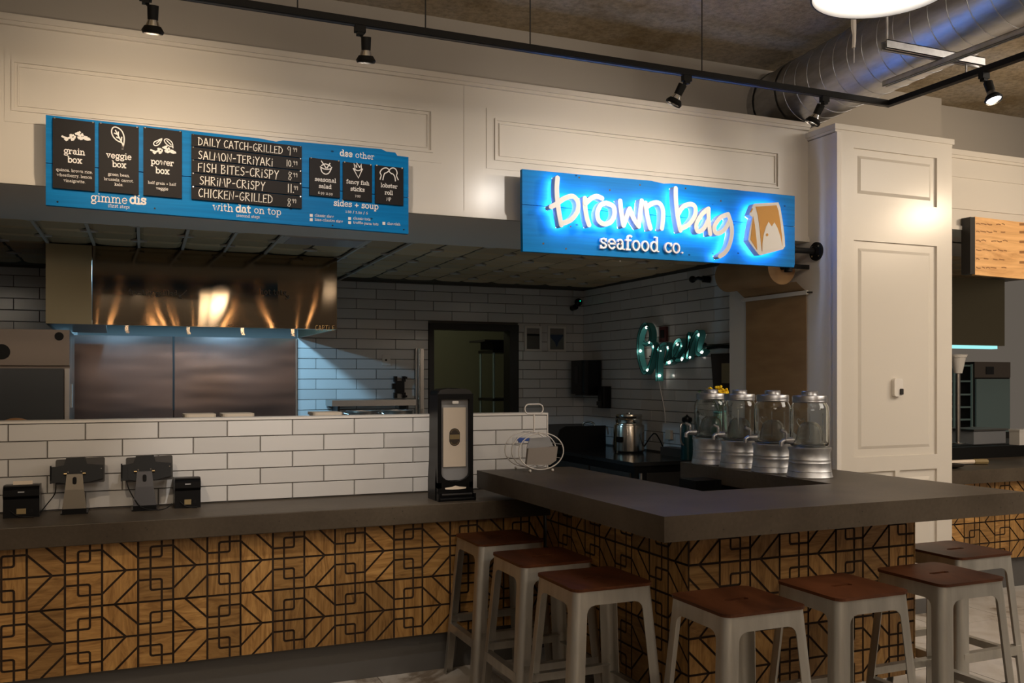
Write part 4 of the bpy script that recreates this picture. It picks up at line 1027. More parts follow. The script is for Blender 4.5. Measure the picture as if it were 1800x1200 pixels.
track_head(.93, YTk, ZTk, (.05, .25, -1), 'black track spotlight hanging left of the middle of the track', power=27, color=(1, .87, .74), target=(1.0, 4.98, 2.40))
track_head(2.52, YTk, ZTk, (-.38, .35, -1), 'black track spotlight right of the middle, leaning left over the shop sign', power=25, target=(2.30, 4.98, 2.45), color=(1, .92, .84))
track_head(3.36, YTk, ZTk, (-.35, .35, -1), 'black track spotlight nearest the track corner, in front of the duct', power=52, target=(2.88, 4.98, 2.74), ang=82, color=(1, .86, .70))
track_head(3.795, 3.16, ZTk, (.0, -.35, -1), 'lit track spotlight shining blue-white, on the right arm of the track', True, power=34, target=(4.6, 4.72, 2.2))

# ------------------------------------------------------------------ duct, struts, pendant
t = thing('spiral_duct', 'large round galvanised spiral duct under the hall ceiling', 'duct', (4.2, 4.2, 3.5))
D0 = Vector((4.33, 4.94, 3.55)); dd = Vector((.1198, 1, 0)).normalized(); R_ = .230
pA = D0-dd*4.6; pB = D0+dd*.48
MB().cyl(pA, pB, R_, n=40, caps=False).build('pipe', M_duct, t)
k = 0; q = 0.0; side = Vector((dd.y, -dd.x, 0))
while q < 4.75:
    c_ = pA+dd*q; mb = MB(); pts = []
    for i in range(28):
        a_ = 2*PI*i/28; pts.append(c_+side*((R_+.001)*math.cos(a_))+Vector((0, 0, (R_+.001)*math.sin(a_)))+dd*(.028*i/28))
    mb.tube(pts, .0032, 4, closed=True); mb.build('seam', M_darkgrey if k % 1 else M_duct, t); q += .135; k += 1
MB().cyl(pB-dd*.38, pB-dd*.30, R_+.008, n=40, caps=False).cyl(pB-dd*.10, pB-dd*.02, R_+.008, n=40, caps=False).build('collar', M_duct, t)
def channel(name, p0, p1, lab, r=.02):
    o = thing(name, lab, 'beam', tuple((Vector(p0)+Vector(p1))/2))
    p0, p1 = Vector(p0), Vector(p1); d = (p1-p0).normalized(); s_ = Vector((d.y, -d.x, 0))
    mb = MB()
    for a0, a1, b0, b1 in ((-r, r, r*.8, r), (-r, -r*.8, -r, r), (r*.8, r, -r, r), (-r, -r*.5, -r, -r*.8), (r*.5, r, -r, -r*.8)):
        vs = []
        for p_ in (p0, p1):
            for a_, b_ in ((a0, b0), (a1, b0), (a1, b1), (a0, b1)): vs.append(p_+s_*a_+Vector((0, 0, b_)))
        mb.add(vs, [(0,3,2,1),(4,5,6,7),(0,1,5,4),(1,2,6,5),(2,3,7,6),(3,0,4,7)])
    mb.build('channel', M_galv, o); return o
zs_ = 3.25; sx = PY(1650, 97, 3.4)
X1 = 3.80
a1 = PX(1555, 135, X1); 
ys_ = 3.26
o1 = channel('steel_channel', (3.27, ys_, 3.14), (3.90, ys_, 3.14), 'short grey steel channel crossing under the duct')
o2 = channel('steel_channel', (3.615, 3.60, 3.10), (3.615, .6, 3.10), 'long grey steel channel under the duct pointing to the camera', .014)
for x in (3.29,): MB().cyl((x, ys_, 3.15), (x, ys_, ZC), .006, n=6).build('hanger_rod', M_galv, o1)
MB().cyl((3.795, ys_, 3.13), (3.795, ys_, ZTk+.017), .005, n=6).build('hanger_rod', M_galv, o2)
t = thing('wrapped_rod', 'pale wrapped hanger rod in front of the duct, under the white lamp', 'rod', (3.10, 3.3, ZC))
mb = MB(); rr = random.Random(5); px_ = PY(1501, 60, 3.3)[0]
mb.tube([(px_+rr.uniform(-.003, .003), 3.3, 3.75-.03*i) for i in range(22)], [.010+rr.uniform(-.003, .004) for i in range(22)], 6)
mb.build('wrap', M_white, t); MB().cyl((px_, 3.3, 3.12), (px_, 3.3, 3.05), .003, n=6).build('rod_tip', M_galv, t)
pc = PY(1550, -14, 2.51)
t = thing('pendant_lamp', 'white dish pendant lamp cut off by the top of the view', 'lamp', (pc[0], pc[1], pc[2]))
prof = []
for i in range(10):
    a_ = PI/2*i/9; prof.append((.045+.195*math.sin(a_) if i else .045, .16*math.cos(a_)))
prof = prof[::-1]
MB().lathe([(r, z) for r, z in prof]+[(r-.004, z-.003) for r, z in prof[::-1]], pc, 48, close=True).build('shade_inside', M_pendin, t)
MB().lathe([(.243, -.003), (.243, .004), (.237, .004), (.237, -.003)], pc, 48, close=True).build('rim', M_darkgrey, t)
MB().cyl((pc[0], pc[1], pc[2]+.15), (pc[0], pc[1], pc[2]+.22), .045, .03, n=20).build('socket', M_blackmat, t)
MB().cyl((pc[0], pc[1], pc[2]+.22), (pc[0], pc[1], ZC), .004, n=6).build('cord', M_blackmat, t)
MB().ball((pc[0], pc[1], pc[2]+.02), .045, 20).build('bulb', M_chrome, t)
add_light('POINT', 'pendant_light', (pc[0], pc[1], pc[2]+.09), 3, (1, .92, .82), shadow_soft_size=.03)
# ------------------------------------------------------------------ hood, backsplash, fridge
HX0, HX1, HY, HZ = -.426, 1.571, 7.055, 1.973
t = thing('exhaust_hood', 'large brushed steel exhaust hood over the grill', 'hood', (.57, 7.8, HZ))
MB().box(HX0, -.140, HY, HY+.02, HZ, ZK).box(HX0, HX0+.02, HY+.02, YB-.036, HZ, ZK).build('end_panel', M_hoodL, t)
# gently curved face: slight ripple in the sheet
mb = MB(); nx, nz = 120, 20; vs = []
for j in range(nz+1):
    for i in range(nx+1):
        x = -.136+(HX1+.136)*i/nx; z = HZ+(ZK-HZ)*j/nz; f = j/nz
        y = HY-.0010*math.sin(i/nx*PI*2.2)-.0012*(1-f)**3*math.cos(i/nx*PI*5)
        vs.append((x, y, z))
mb.add(vs, [(j*(nx+1)+i, j*(nx+1)+i+1, (j+1)*(nx+1)+i+1, (j+1)*(nx+1)+i) for j in range(nz) for i in range(nx)], 0, True)
mb.build('front_panel', M_hood, t)
MB().box(HX1-.012, HX1, HY+.012, YB-.036, HZ, ZK).build('side_panel', M_hoodL, t)
MB().box(HX0+.02, HX1-.012, HY+.02, YB-.036, ZK-.10, ZK-.08).build('inner_top', M_hoodL, t)
MB().box(-.05, HX1-.05, HY+.02, HY+.07, HZ, HZ+.02).box(HX0+.02, -.05, HY+.02, YB-.3, HZ, HZ+.03).build('lip', M_steel, t)
MB().prism([(HY+.75, HZ+.30), (YB-.04, HZ+.42), (YB-.04, HZ+.44), (HY+.75, HZ+.33)], -.05, HX1-.05, 'x').build('filter_panel', M_steel, t)
for u in (223, 330, 425, 513):
    x = PY(u, 582, 7.12)[0]; MB().box(x-.012, x+.012, HY+.03, HY+.045, HZ-.04, HZ+.01).box(x-.006, x+.018, HY+.03, HY+.04, HZ-.055, HZ-.04).build('hook', M_chrome, t)
for u in (195, 270, 438):
    x = PY(u, 580, 7.5)[0]; MB().lathe([(.055, .03), (.055, 0), (.03, -.015), (.001, -.018)], (x, 7.75, HZ+.16), 16).build('lamp', M_hoodled, t)
yh = HY-.013
word('freshly grilled', 269, 515.5, 86, yh, t, M_text, .95); word('hot tots', 480, 514.5, 47, yh, t, M_text, .95)
ribbons(MB(), [[(PY(u, v, yh)[0], PY(u, v, yh)[2]) for u, v in p_] for p_ in (smooth([(328,510),(322,516),(316,521)], 3), [(319,524),(315,523),(315,519)], smooth([(499,514),(503,519),(507,523)], 3), [(503,525),(508,524),(508,519)])], .007, yh).build('arrow_print', M_text, t)
word('CAPTiVE', 571, 576, 34, yh-.002, t, M_brass, .8, HC)
add_light('POINT', 'hood_light', (.05, 7.45, 2.38), 55, (.34, .70, 1.0), shadow_soft_size=.03)
add_light('POINT', 'hood_light', (1.05, 7.45, 2.37), 85, (.34, .70, 1.0), shadow_soft_size=.05)
t = thing('steel_backsplash', 'rippled stainless steel sheets behind the grill under the hood', 'backsplash', (.6, YB-.02, 1.0))
for x0, x1 in ((-.312, .478), (.486, 1.545)):
    MB().box(x0, x1, YB-.026, YB-.012, .9, 1.965).build('sheet', M_splash, t)
MB().box(.474, .490, YB-.034, YB-.026, 1.32, 1.965).build('joint_strip', M_darkgrey, t)
MB().box(1.540, 1.555, YB-.034, YB-.012, .9, 1.965).build('edge_strip', M_steel, t)
t = thing('grill_cabinet', 'low steel cooking cabinet hidden below the backsplash', 'cabinet', (.6, 8.2, 0))
MB().box(-.2, 1.5, 7.9, 8.6, .08, .88).build('cabinet', M_fridge, t); MB().box(-.22, 1.52, 7.88, 8.62, .88, .92).build('top', M_steel, t)
t = thing('steel_refrigerator', 'upright stainless refrigerator at the left of the kitchen', 'refrigerator', (-.8, 7.2, 0))
FY = 6.886; FX = -.273
MB().box(-1.6, FX, FY+.05, 7.75, .1, 1.923).build('cabinet', M_fridge, t)
MB().box(-1.6, FX, FY, FY+.05, 1.685, 1.923).build('top_panel', M_fridge, t)
MB().box(-1.6, FX-.035, FY-.01, FY+.05, .2, 1.665).build('door', M_fdoor, t)
MB().box(FX-.028, FX, FY-.015, FY+.05, .2, 1.665).build('door_edge', M_steel, t)
c = PY(104, 591, FY); MB().cyl((c[0], FY-.008, c[2]), (c[0], FY, c[2]), .028, n=20).build('lock', M_black, t)
c = PY(3, 618, FY); MB().cyl((c[0], FY-.012, c[2]), (c[0], FY, c[2]), .05, n=24).build('badge', M_black, t)
c = PX(129, 700, FX); MB().box(FX, FX+.012, 7.0, 7.06, 1.40, 1.56).build('hinge', M_white, t)
t = thing('bread_loaf', 'round brown loaf just over the half wall, at the far left', 'bread', (-.62, 6.2, 1.30))
MB().ball((PY(28, 742, 6.2)[0], 6.2, 1.31), .075, 16, sq=(1.2, 1, .75)).build('crust', M_buns, t); MB().box(-1.0, -.46, 6.05, 6.35, 1.24, 1.262).build('tray', M_darkgrey, t)
t = thing('bread_loaf', 'smaller brown loaf right of the round loaf behind the half wall', 'bread', (-.47, 6.2, 1.30))
MB().ball((-.372, 6.2, 1.30), .05, 14, sq=(1.2, 1, .8)).build('crust', M_brown, t); MB().box(-.449, -.32, 6.05, 6.3, 1.24, 1.262).build('tray', M_darkgrey, t)
for u0, u1, lab in ((323, 379, 'cream lidded tub behind the half wall, left one of the close pair'), (390, 446, 'cream lidded tub behind the half wall, right one of the close pair'), (548, 600, 'cream lidded tub behind the half wall, under the blue lit tiles')):
    x0, x1 = PY(u0, 735, 5.55)[0], PY(u1, 735, 5.55)[0]
    t = thing('lidded_tub', lab, 'tub', ((x0+x1)/2, 5.6, 1.2))
    MB().rbox(x0+.006, x1-.006, 5.52, 5.68, 1.2, 1.38, .02).build('body', M_creamobj, t); MB().rbox(x0, x1, 5.50, 5.70, 1.38, 1.397, .025).build('lid', M_creamobj, t)
t = thing('prep_shelf', 'hidden steel prep shelf behind the tiled half wall', 'shelf', (1.0, 5.6, 0))
MB().box(-1.0, 2.5, 5.385, 5.75, 1.17, 1.2).build('shelf', M_steel, t)
for x in (-.9, .8, 2.4): MB().box(x, x+.03, 5.6, 5.63, 0, 1.17).build('leg', M_steel, t)
# pans and sink wall shelf at the right of the grill
t = thing('wall_shelf', 'narrow grey steel shelf on the blue-lit tiles', 'shelf', (2.0, 8.5, 1.33))
x0, x1 = PY(580, 715, 8.45)[0], PY(726, 715, 8.45)[0]
MB().box(x0, x1, 8.36, 8.64, 1.345, 1.40).build('board', M_steel, t); MB().box(x0+.06, x0+.08, 8.4, 8.64, 1.22, 1.345).build('bracket', M_darkgrey, t); MB().box(x1-.08, x1-.06, 8.4, 8.64, 1.22, 1.345).build('bracket', M_darkgrey, t)
for i, (u0, u1, lab) in enumerate(((611, 664, 'steel pan on the ledge left of its twin, by the blue-lit tiles'), (673, 724, 'steel pan on the ledge, the right one of two'))):
    x0, x1 = PY(u0, 728, 7.6)[0], PY(u1, 728, 7.6)[0]
    t = thing('steel_pan', lab, 'pan', ((x0+x1)/2, 7.6, 1.2))
    cx_ = (x0+x1)/2; r_ = (x1-x0)/2
    MB().lathe([(r_*.9, 0), (r_, .13), (r_+.01, .135), (r_+.01, .14), (r_-.008, .14), (r_*.88, .01)], (cx_, 7.6, 1.19), 28).build('body', M_steel, t)
    MB().tube([(cx_-r_-.002, 7.55, 1.30), (cx_-r_-.03, 7.58, 1.31), (cx_-r_-.03, 7.62, 1.31), (cx_-r_-.002, 7.65, 1.30)], .006).build('handle', M_steel, t)
t = thing('prep_table', 'steel prep table holding the two pans', 'table', (2.1, 7.6, 0))
MB().box(1.6, 2.75, 7.3, 7.9, 1.16, 1.19).build('top', M_steel, t)
for x in (1.62, 2.70):
    for y in (7.32, 7.85): MB().box(x, x+.03, y, y+.03, 0, 1.16).build('leg', M_steel, t)
c = PY(705, 712, 8.0)
t = thing('cup_rack', 'small dark rack of upturned clear cups beside the steel corner guard', 'rack', (c[0], 7.8, 1.19))
MB().box(c[0]-.2, c[0]+.2, 7.74, 7.86, 1.19, 1.24).build('rack', M_steel, t)
for k, lb in enumerate(('clear cup at the left on the small rack', 'clear cup in the middle of the small rack', 'clear cup at the right on the small rack, next to the steel guard')):
    tag(MB().lathe([(.03, 0), (.038, .09), (.035, .09), (.027, .004)], (c[0]+(k-1)*.1, 7.8, 1.241), 14, close=True).build('cup', M_clear), lb, 'cup', 'clear cups on the rack')
t = thing('corner_guard', 'tall steel corner guard beside the black door frame', 'guard', (2.74, 8.6, 1))
MB().box(2.690, 2.772, 8.625, 8.655, .9, 1.888).build('plate', M_steel, t); MB().cyl((2.715, 8.60, .9), (2.715, 8.60, 1.885), .012, n=10).build('edge_rod', M_chrome, t)
t = thing('power_outlet', 'dim white wall outlet left of the black tablet mount', 'outlet', (2.40, YB-.01, 1.78))
MB().rbox(2.365, 2.445, YB-.018, YB-.009, 1.72, 1.825, .006, axis='y').build('plate', M_white, t); MB().cyl((2.40, YB-.022, 1.775), (2.40, YB-.018, 1.775), .010, n=12).build('socket', M_black, t)
t = thing('tablet_mount', 'black four-clawed tablet wall mount on the white tiles', 'mount', (2.53, YB-.03, 1.52))
MB().rbox(2.485, 2.575, YB-.05, YB-.01, 1.455, 1.575, .01, axis='y').build('body', M_black, t)
for sx in (-1, 1):
    for sz in (-1, 1):
        cx_, cz_ = 2.53+sx*.042, 1.515+sz*.078; MB().box(cx_-.014, cx_+.014, YB-.055, YB-.012, cz_-.026, cz_+.026).box(cx_-.014+sx*.008, cx_+.014+sx*.008, YB-.075, YB-.05, cz_-.010+sz*.012, cz_+.010+sz*.012).build('claw', M_black, t)
MB().box(2.458, 2.486, YB-.045, YB-.012, 1.50, 1.55).build('clamp', M_black, t)
def framed(x0, x1, z0, z1, lab, cols):
    t = thing('picture_frame', lab, 'picture', ((x0+x1)/2, YB-.02, z0)); y = YB-.009; w = .022
    MB().box(x0, x1, y-.022, y, z1-w, z1).box(x0, x1, y-.022, y, z0, z0+w).box(x0, x0+w, y-.022, y, z0+w, z1-w).box(x1-w, x1, y-.022, y, z0+w, z1-w).build('frame', M_white, t)
    MB().box(x0+w, x1-w, y-.008, y, z0+w, z1-w).build('print', cols[0], t); return t, y-.0085
m1 = principled('print_grey', (.10, .09, .08), .25); m2 = principled('print_pale', (.16, .17, .16), .3); m3 = principled('print_blue', (.035, .06, .12), .3); m4 = principled('print_light', (.25, .22, .20), .3)
t, y = framed(3.853, 4.045, 1.876, 2.134, 'white framed grey print on the tiles, beside the black doorway', [m1]); MB().box(3.875, 4.023, y-.001, y, 2.055, 2.112).build('print_band', m4, t); MB().box(3.875, 4.023, y-.001, y, 2.035, 2.055).build('print_band', M_blackmat, t)
t, y = framed(4.116, 4.322, 1.876, 2.137, 'white framed print with blue pointed shape, nearer the corner', [m2]); MB().prism([(4.138, 2.05), (4.30, 2.05), (4.28, 2.02), (4.24, 1.97), (4.22, 1.92), (4.20, 1.97), (4.15, 2.02)], y-.001, y, 'y').build('print_shape', m3, t); MB().box(4.138, 4.30, y-.0015, y, 2.06, 2.11).build('print_band', m4, t)
t = thing('security_camera', 'small black camera with a green light in the kitchen corner', 'camera', (4.42, YB-.1, 2.37))
MB().cyl((4.40, YB-.02, 2.33), (4.40, YB-.10, 2.34), .03, n=14).build('mount', M_black, t); MB().ball((4.415, YB-.13, 2.385), .042, 16).build('head', M_black, t)
MB().cyl((4.413, YB-.172, 2.395), (4.413, YB-.176, 2.395), .005, n=8).build('led', M_greenled, t)
# ------------------------------------------------------------------ fittings on the right wall
t = thing('towel_dispenser', 'black paper towel dispenser on the tiles near the corner', 'dispenser', (XW-.1, 8.4, 1.43))
mb = MB(); mb.rbox(4.31, XW-.009, 8.22, 8.54, 1.44, 1.78, .05, 4, 'z'); mb.build('cover', M_black, t)
MB().box(4.36, 4.50, 8.25, 8.50, 1.425, 1.44).build('outlet_slot', M_darkgrey, t); MB().rbox(4.306, 4.312, 8.34, 8.42, 1.55, 1.72, .01, axis='x').build('window', M_darkgrey, t)
t = thing('soap_dispenser', 'small black soap dispenser beside the paper towel dispenser', 'dispenser', (XW-.06, 8.1, 1.30))
MB().rbox(4.425, XW-.009, 8.04, 8.16, 1.305, 1.52, .025, 3, 'z').build('body', M_black, t); MB().box(4.41, 4.43, 8.06, 8.14, 1.33, 1.37).build('lever', M_darkgrey, t)
t = thing('black_worktop', 'black polished worktop along the right kitchen wall', 'countertop', (4.15, 7.4, .9))
CX0, CY0, CZ = 3.785, 6.38, .93
MB().box(CX0, XW-.01, CY0, YB-.01, CZ-.03, CZ).build('slab', M_blk_ctr, t)
t = thing('undercounter_cooler', 'black cooler cabinet under the polished worktop', 'cooler', (4.15, 7.4, 0))
MB().box(CX0+.03, XW-.02, CY0+.03, YB-.02, .05, CZ-.032).build('body', M_black, t)
MB().box(CX0+.015, CX0+.03, CY0+.08, CY0+.75, .15, CZ-.09).build('door', M_darkgrey, t); MB().box(CX0+.015, CX0+.03, CY0+.78, CY0+1.5, .15, CZ-.09).build('door', M_darkgrey, t)
MB().cyl((CX0+.08, CY0+.015, .2), (CX0+.08, CY0+.015, CZ-.09), .016, n=10).build('edge_handle', M_steel, t)
MB().box(CX0+.14, XW-.04, CY0+.022, CY0+.03, .15, CZ-.09).build('end_panel', M_darkgrey, t)
uc = (4.27, 7.27); r_ = .138
t = thing('coffee_urn', 'round stainless steel soup kettle on the black worktop', 'kettle', (uc[0], uc[1], CZ))
M_kettle = metal('kettle_steel', (.55, .50, .44), .2)
MB().lathe([(r_*.92, 0), (r_*.95, .012), (r_, .02), (r_, .235), (r_*.97, .25)], (uc[0], uc[1], CZ), 40).build('body', M_kettle, t)
MB().lathe([(r_*.88, .25), (r_*.88, .262), (r_*.84, .27), (r_*.88, .29), (r_*.88, .30), (r_*.82, .31), (r_*.88, .328), (r_*.85, .345), (.02, .352)], (uc[0], uc[1], CZ), 40).build('pot_rim', M_kettle, t)
MB().lathe([(.02, .348), (.026, .352), (.020, .358), (.001, .359)], (uc[0], uc[1], CZ), 16).build('lid_knob', M_chrome, t)
MB().box(uc[0]-r_-.006, uc[0]-r_+.02, uc[1]-.09, uc[1]-.02, CZ+.10, CZ+.15).build('control_box', M_black, t)
MB().tube(smooth([(uc[0]+.10, uc[1]-.10, CZ+.06), (4.40, 7.06, CZ+.18), (4.44, 7.02, CZ+.12), (4.46, 7.0, CZ+.05), (4.45, 6.98, CZ+.02)], 5), .006).build('power_cord', M_black, t)
t = thing('sink_guard', 'black splash guard with a rounded corner at the end of the worktop', 'splash guard', (4.1, 7.9, CZ))
x0, x1 = PY(981, 770, 7.95)[0], PY(1064, 770, 7.95)[0]
MB().prism([(x0, CZ), (min(x1, XW-.02), CZ), (min(x1, XW-.02), CZ+.21), (x0+.08, CZ+.21), (x0+.02, CZ+.18), (x0, CZ+.12)], 7.94, 7.96, 'y').build('panel', M_blackmat, t)
t = thing('sink_faucet', 'chrome gooseneck faucet behind the black splash guard', 'faucet', (4.3, 8.2, CZ))
c = PY(1030, 745, 8.2)
MB().tube(smooth([(c[0]-.03, 8.2, CZ), (c[0]-.03, 8.2, c[2]-.02), (c[0]-.01, 8.18, c[2]+.02), (c[0]+.04, 8.12, c[2]+.01), (c[0]+.05, 8.1, c[2]-.05)], 5), .010, 10).build('spout', M_chrome, t); MB().cyl((c[0]-.03, 8.2, CZ), (c[0]-.03, 8.2, CZ+.05), .022, n=12).build('base', M_chrome, t)
t = thing('extension_box', 'dark power box and cable against the wall behind the kettle', 'box', (4.45, 6.85, CZ))
MB().box(4.40, 4.525, 6.55, 6.95, CZ, CZ+.07).build('box', M_brown, t); MB().box(4.50, 4.529, 6.95, 7.03, CZ+.13, CZ+.21).build('outlet_plate', M_creamobj, t)
t = thing('thermos_bottle', 'dark teal tall thermos bottle behind the first glass jar', 'bottle', (4.33, 6.5, CZ))
c = PY(1210, 812, 6.45); tx = c[0]
MB().lathe([(.050, 0), (.052, .01), (.046, .22), (.038, .30), (.036, .31)], (tx, 6.47, CZ), 24).build('body', M_thermos, t)
MB().lathe([(.040, .31), (.044, .325), (.040, .345), (.012, .36), (.001, .372)], (tx, 6.47, CZ), 20).build('cap', M_black, t); MB().tube(smooth([(tx-.04, 6.45, CZ+.30), (tx-.075, 6.45, CZ+.28), (tx-.075, 6.45, CZ+.16), (tx-.048, 6.45, CZ+.12)], 4), .007).build('handle', M_steel, t)
# fire alarm, wall rack, small wall pipe
t = thing('alarm_pull', 'small dark red alarm box above the marquee sign', 'alarm', (XW, 7.09, 1.93))
MB().box(XW-.035, XW-.009, 7.03, 7.14, 1.925, 2.06).build('box', M_red, t); MB().box(XW-.040, XW-.035, 7.055, 7.115, 1.96, 2.03).build('pull_plate', M_blackmat, t)
t = thing('wall_rack', 'dark wood wall rack with a yellow card, half hidden by the white strip', 'rack', (XW, 6.2, 1.5))
MB().prism([(6.02, 1.80), (6.36, 1.80), (6.32, 1.45), (6.02, 1.45)], XW-.03, XW-.009, 'x').build('board', M_groove, t); MB().box(XW-.04, XW-.03, 6.05, 6.20, 1.56, 1.72).build('card', M_goldp, t)
MB().tube([(XW-.05, 6.05, 1.85), (XW-.05, 6.2, 1.86), (XW-.05, 6.42, 1.85), (XW-.02, 6.46, 1.88)], .018, 8).build('bar', M_black, t)
t = thing('wall_bracket', 'small black jointed bracket high on the right tile wall', 'bracket', (XW, 6.45, 2.42))
MB().cyl((XW-.01, 6.40, 2.415), (XW-.07, 6.42, 2.42), .028, n=12).build('mount', M_black, t); MB().tube([(XW-.06, 6.40, 2.41), (XW-.09, 6.45, 2.43), (XW-.10, 6.50, 2.42)], .015, 8).build('arm', M_black, t); MB().ball((XW-.10, 6.52, 2.425), .03, 12).build('head', M_black, t)

# ------------------------------------------------------------------ marquee 'Open' sign
XO = XW-.10
t = thing('open_sign', 'teal metal script Open sign with lit bulbs on the tile wall', 'sign', (XO, 6.9, 1.55))
def oo(x, y):                         # measuring picture -> plane of the sign
    u, v = 1100+x/6.314, 550+y/6.314; p_ = PX(u, v, XO); return (p_[1], p_[2])
# measuring points lie on the near rim of the letter channels
ost = [
 smooth([(190,330),(230,350),(265,300),(265,200),(225,130),(180,150),(140,250),(130,400),(145,530),(185,650),(225,650),(265,560),(300,420),(290,350),(245,330)], 5),
 smooth([(345,430),(360,360),(350,480),(340,620),(340,755)], 5) , smooth([(350,420),(400,350),(450,350),(465,420),(445,500),(430,560)], 5),
 smooth([(430,565),(490,545),(540,500),(590,420),(615,360),(595,300),(550,330),(520,420),(530,500),(580,525),(620,510),(650,450)], 5),
 smooth([(650,450),(685,380),(690,260),(705,240),(690,400),(675,510)], 5), smooth([(675,505),(700,400),(735,290),(785,210),(805,240),(785,330),(780,430),(815,460),(860,410)], 5),
]
M_openback = principled('grey_sign_back', (.30, .32, .31), .5)
DEP = .062; WO = .034
for st in ost:
    pts = [oo(*p_) for p_ in st]; n = len(pts); P2 = [Vector(p_) for p_ in pts]; mb = MB(); L = []; R = []
    for i in range(n):
        d = P2[min(i+1, n-1)]-P2[max(i-1, 0)]; d.normalize(); nv = Vector((-d.y, d.x))*WO/2; L.append(P2[i]+nv); R.append(P2[i]-nv)
    XF, XBk = XO, XO+DEP
    # channel: back plate and two side walls
    def quad(a, b, xa, xb, mi): mb.add([(xa, a.x, a.y), (xa, b.x, b.y), (xb, b.x, b.y), (xb, a.x, a.y)], [(0,1,2,3)], mi)
    for i in range(n-1):
        mb.add([(XBk, L[i].x, L[i].y), (XBk, L[i+1].x, L[i+1].y), (XBk, R[i+1].x, R[i+1].y), (XBk, R[i].x, R[i].y)], [(0,1,2,3)], 1)
        quad(L[i], L[i+1], XF, XBk, 0); quad(R[i], R[i+1], XF, XBk, 0)
    quad(L[0], R[0], XF, XBk, 0); quad(L[-1], R[-1], XF, XBk, 0)
    mb.build('channel', [M_teal, M_openback], t)
    # dark rim line
    m2 = MB()
    for S in (L, R): m2.tube([(XF, a.x, a.y) for a in S], .0022, 4)
    m2.build('rim', M_blackmat, t)
for x, y in ((212,160),(143,420),(241,327),(297,368),(222,632),(363,412),(355,695),(455,382),(462,550),(552,343),(617,370),(607,516),(700,272),(686,488),(793,242),(822,433)):
    a_, b_ = oo(x, y); MB().ball((XO+.018, a_, b_), .0125, 10).build('bulb', M_bulb, t)
mb = MB()
for y in (6.5, 6.9, 7.3): mb.cyl((XO+DEP, y, 1.8), (XW-.009, y, 1.8), .006, n=6)
mb.build('stand_off', M_darkgrey, t)
c = oo(300, 770); MB().tube(smooth([(XO+.06, c[0], c[1]+.02), (XW-.02, c[0]-.02, 1.45), (XW-.02, c[0]-.07, 1.3), (XW-.02, c[0]-.08, 1.2)], 5), .004).build('cord', M_white, t)
add_light('POINT', 'open_sign_glow', (XO-.12, 7.2, 1.85), .25, (1, .85, .7), shadow_soft_size=.05)

# ------------------------------------------------------------------ kraft paper roll
rc = (XS-.155, 2.350); rr_ = .115
t = thing('paper_roll', 'wide roll of brown kraft paper hung on the side wall, feeding a hanging sheet', 'paper roll', (XS-.1, 5.3, 1.07))
MB().cyl((rc[0], 5.06, rc[1]), (rc[0], 5.66, rc[1]), rr_, n=36).build('roll', M_kraft, t)
MB().cyl((rc[0], 4.97, rc[1]), (rc[0], 5.70, rc[1]), .016, n=12).build('spindle', M_blackmat, t)
MB().box(rc[0]-.01, XS, 4.965, 4.975, rc[1]-.015, rc[1]+.015).box(rc[0]-.01, XS, 5.695, 5.705, rc[1]-.015, rc[1]+.015).build('bracket', M_blackmat, t)
mb = MB(); pr = [(rc[0]+rr_*math.cos(math.radians(a_)), rc[1]+rr_*math.sin(math.radians(a_))) for a_ in (-60, -40, -20, 0)]
sheet = [(rc[0]+rr_*.5, rc[1]-rr_*.87), (XS-.045, rc[1]-.14), (XS-.014, 2.19), (XS-.010, 2.10), (XS-.008, 1.6), (XS-.008, 1.071)]
n = len(sheet); vs = [(x, 4.985, z) for x, z in sheet]+[(x, 5.638, z) for x, z in sheet]+[(x+.002, 4.985, z) for x, z in sheet]+[(x+.002, 5.638, z) for x, z in sheet]
fs = []
for i in range(n-1): fs += [(i, i+1, n+i+1, n+i), (2*n+i+1, 2*n+i, 3*n+i, 3*n+i+1), (i+1, i, 2*n+i, 2*n+i+1), (n+i, n+i+1, 3*n+i+1, 3*n+i)]
mb.add(vs, fs, 0, False); mb.build('sheet', M_kraft, t)
MB().box(XS-.035, XS-.016, 4.955, 5.665, 2.165, 2.192).build('cutter_bar', M_white, t)
MB().cyl((XS, 4.935, 2.178), (XS-.03, 4.955, 2.178), .006, n=8).build('hook', M_darkgrey, t); MB().cyl((XS, 5.69, 2.178), (XS-.03, 5.665, 2.178), .006, n=8).build('hook', M_darkgrey, t)

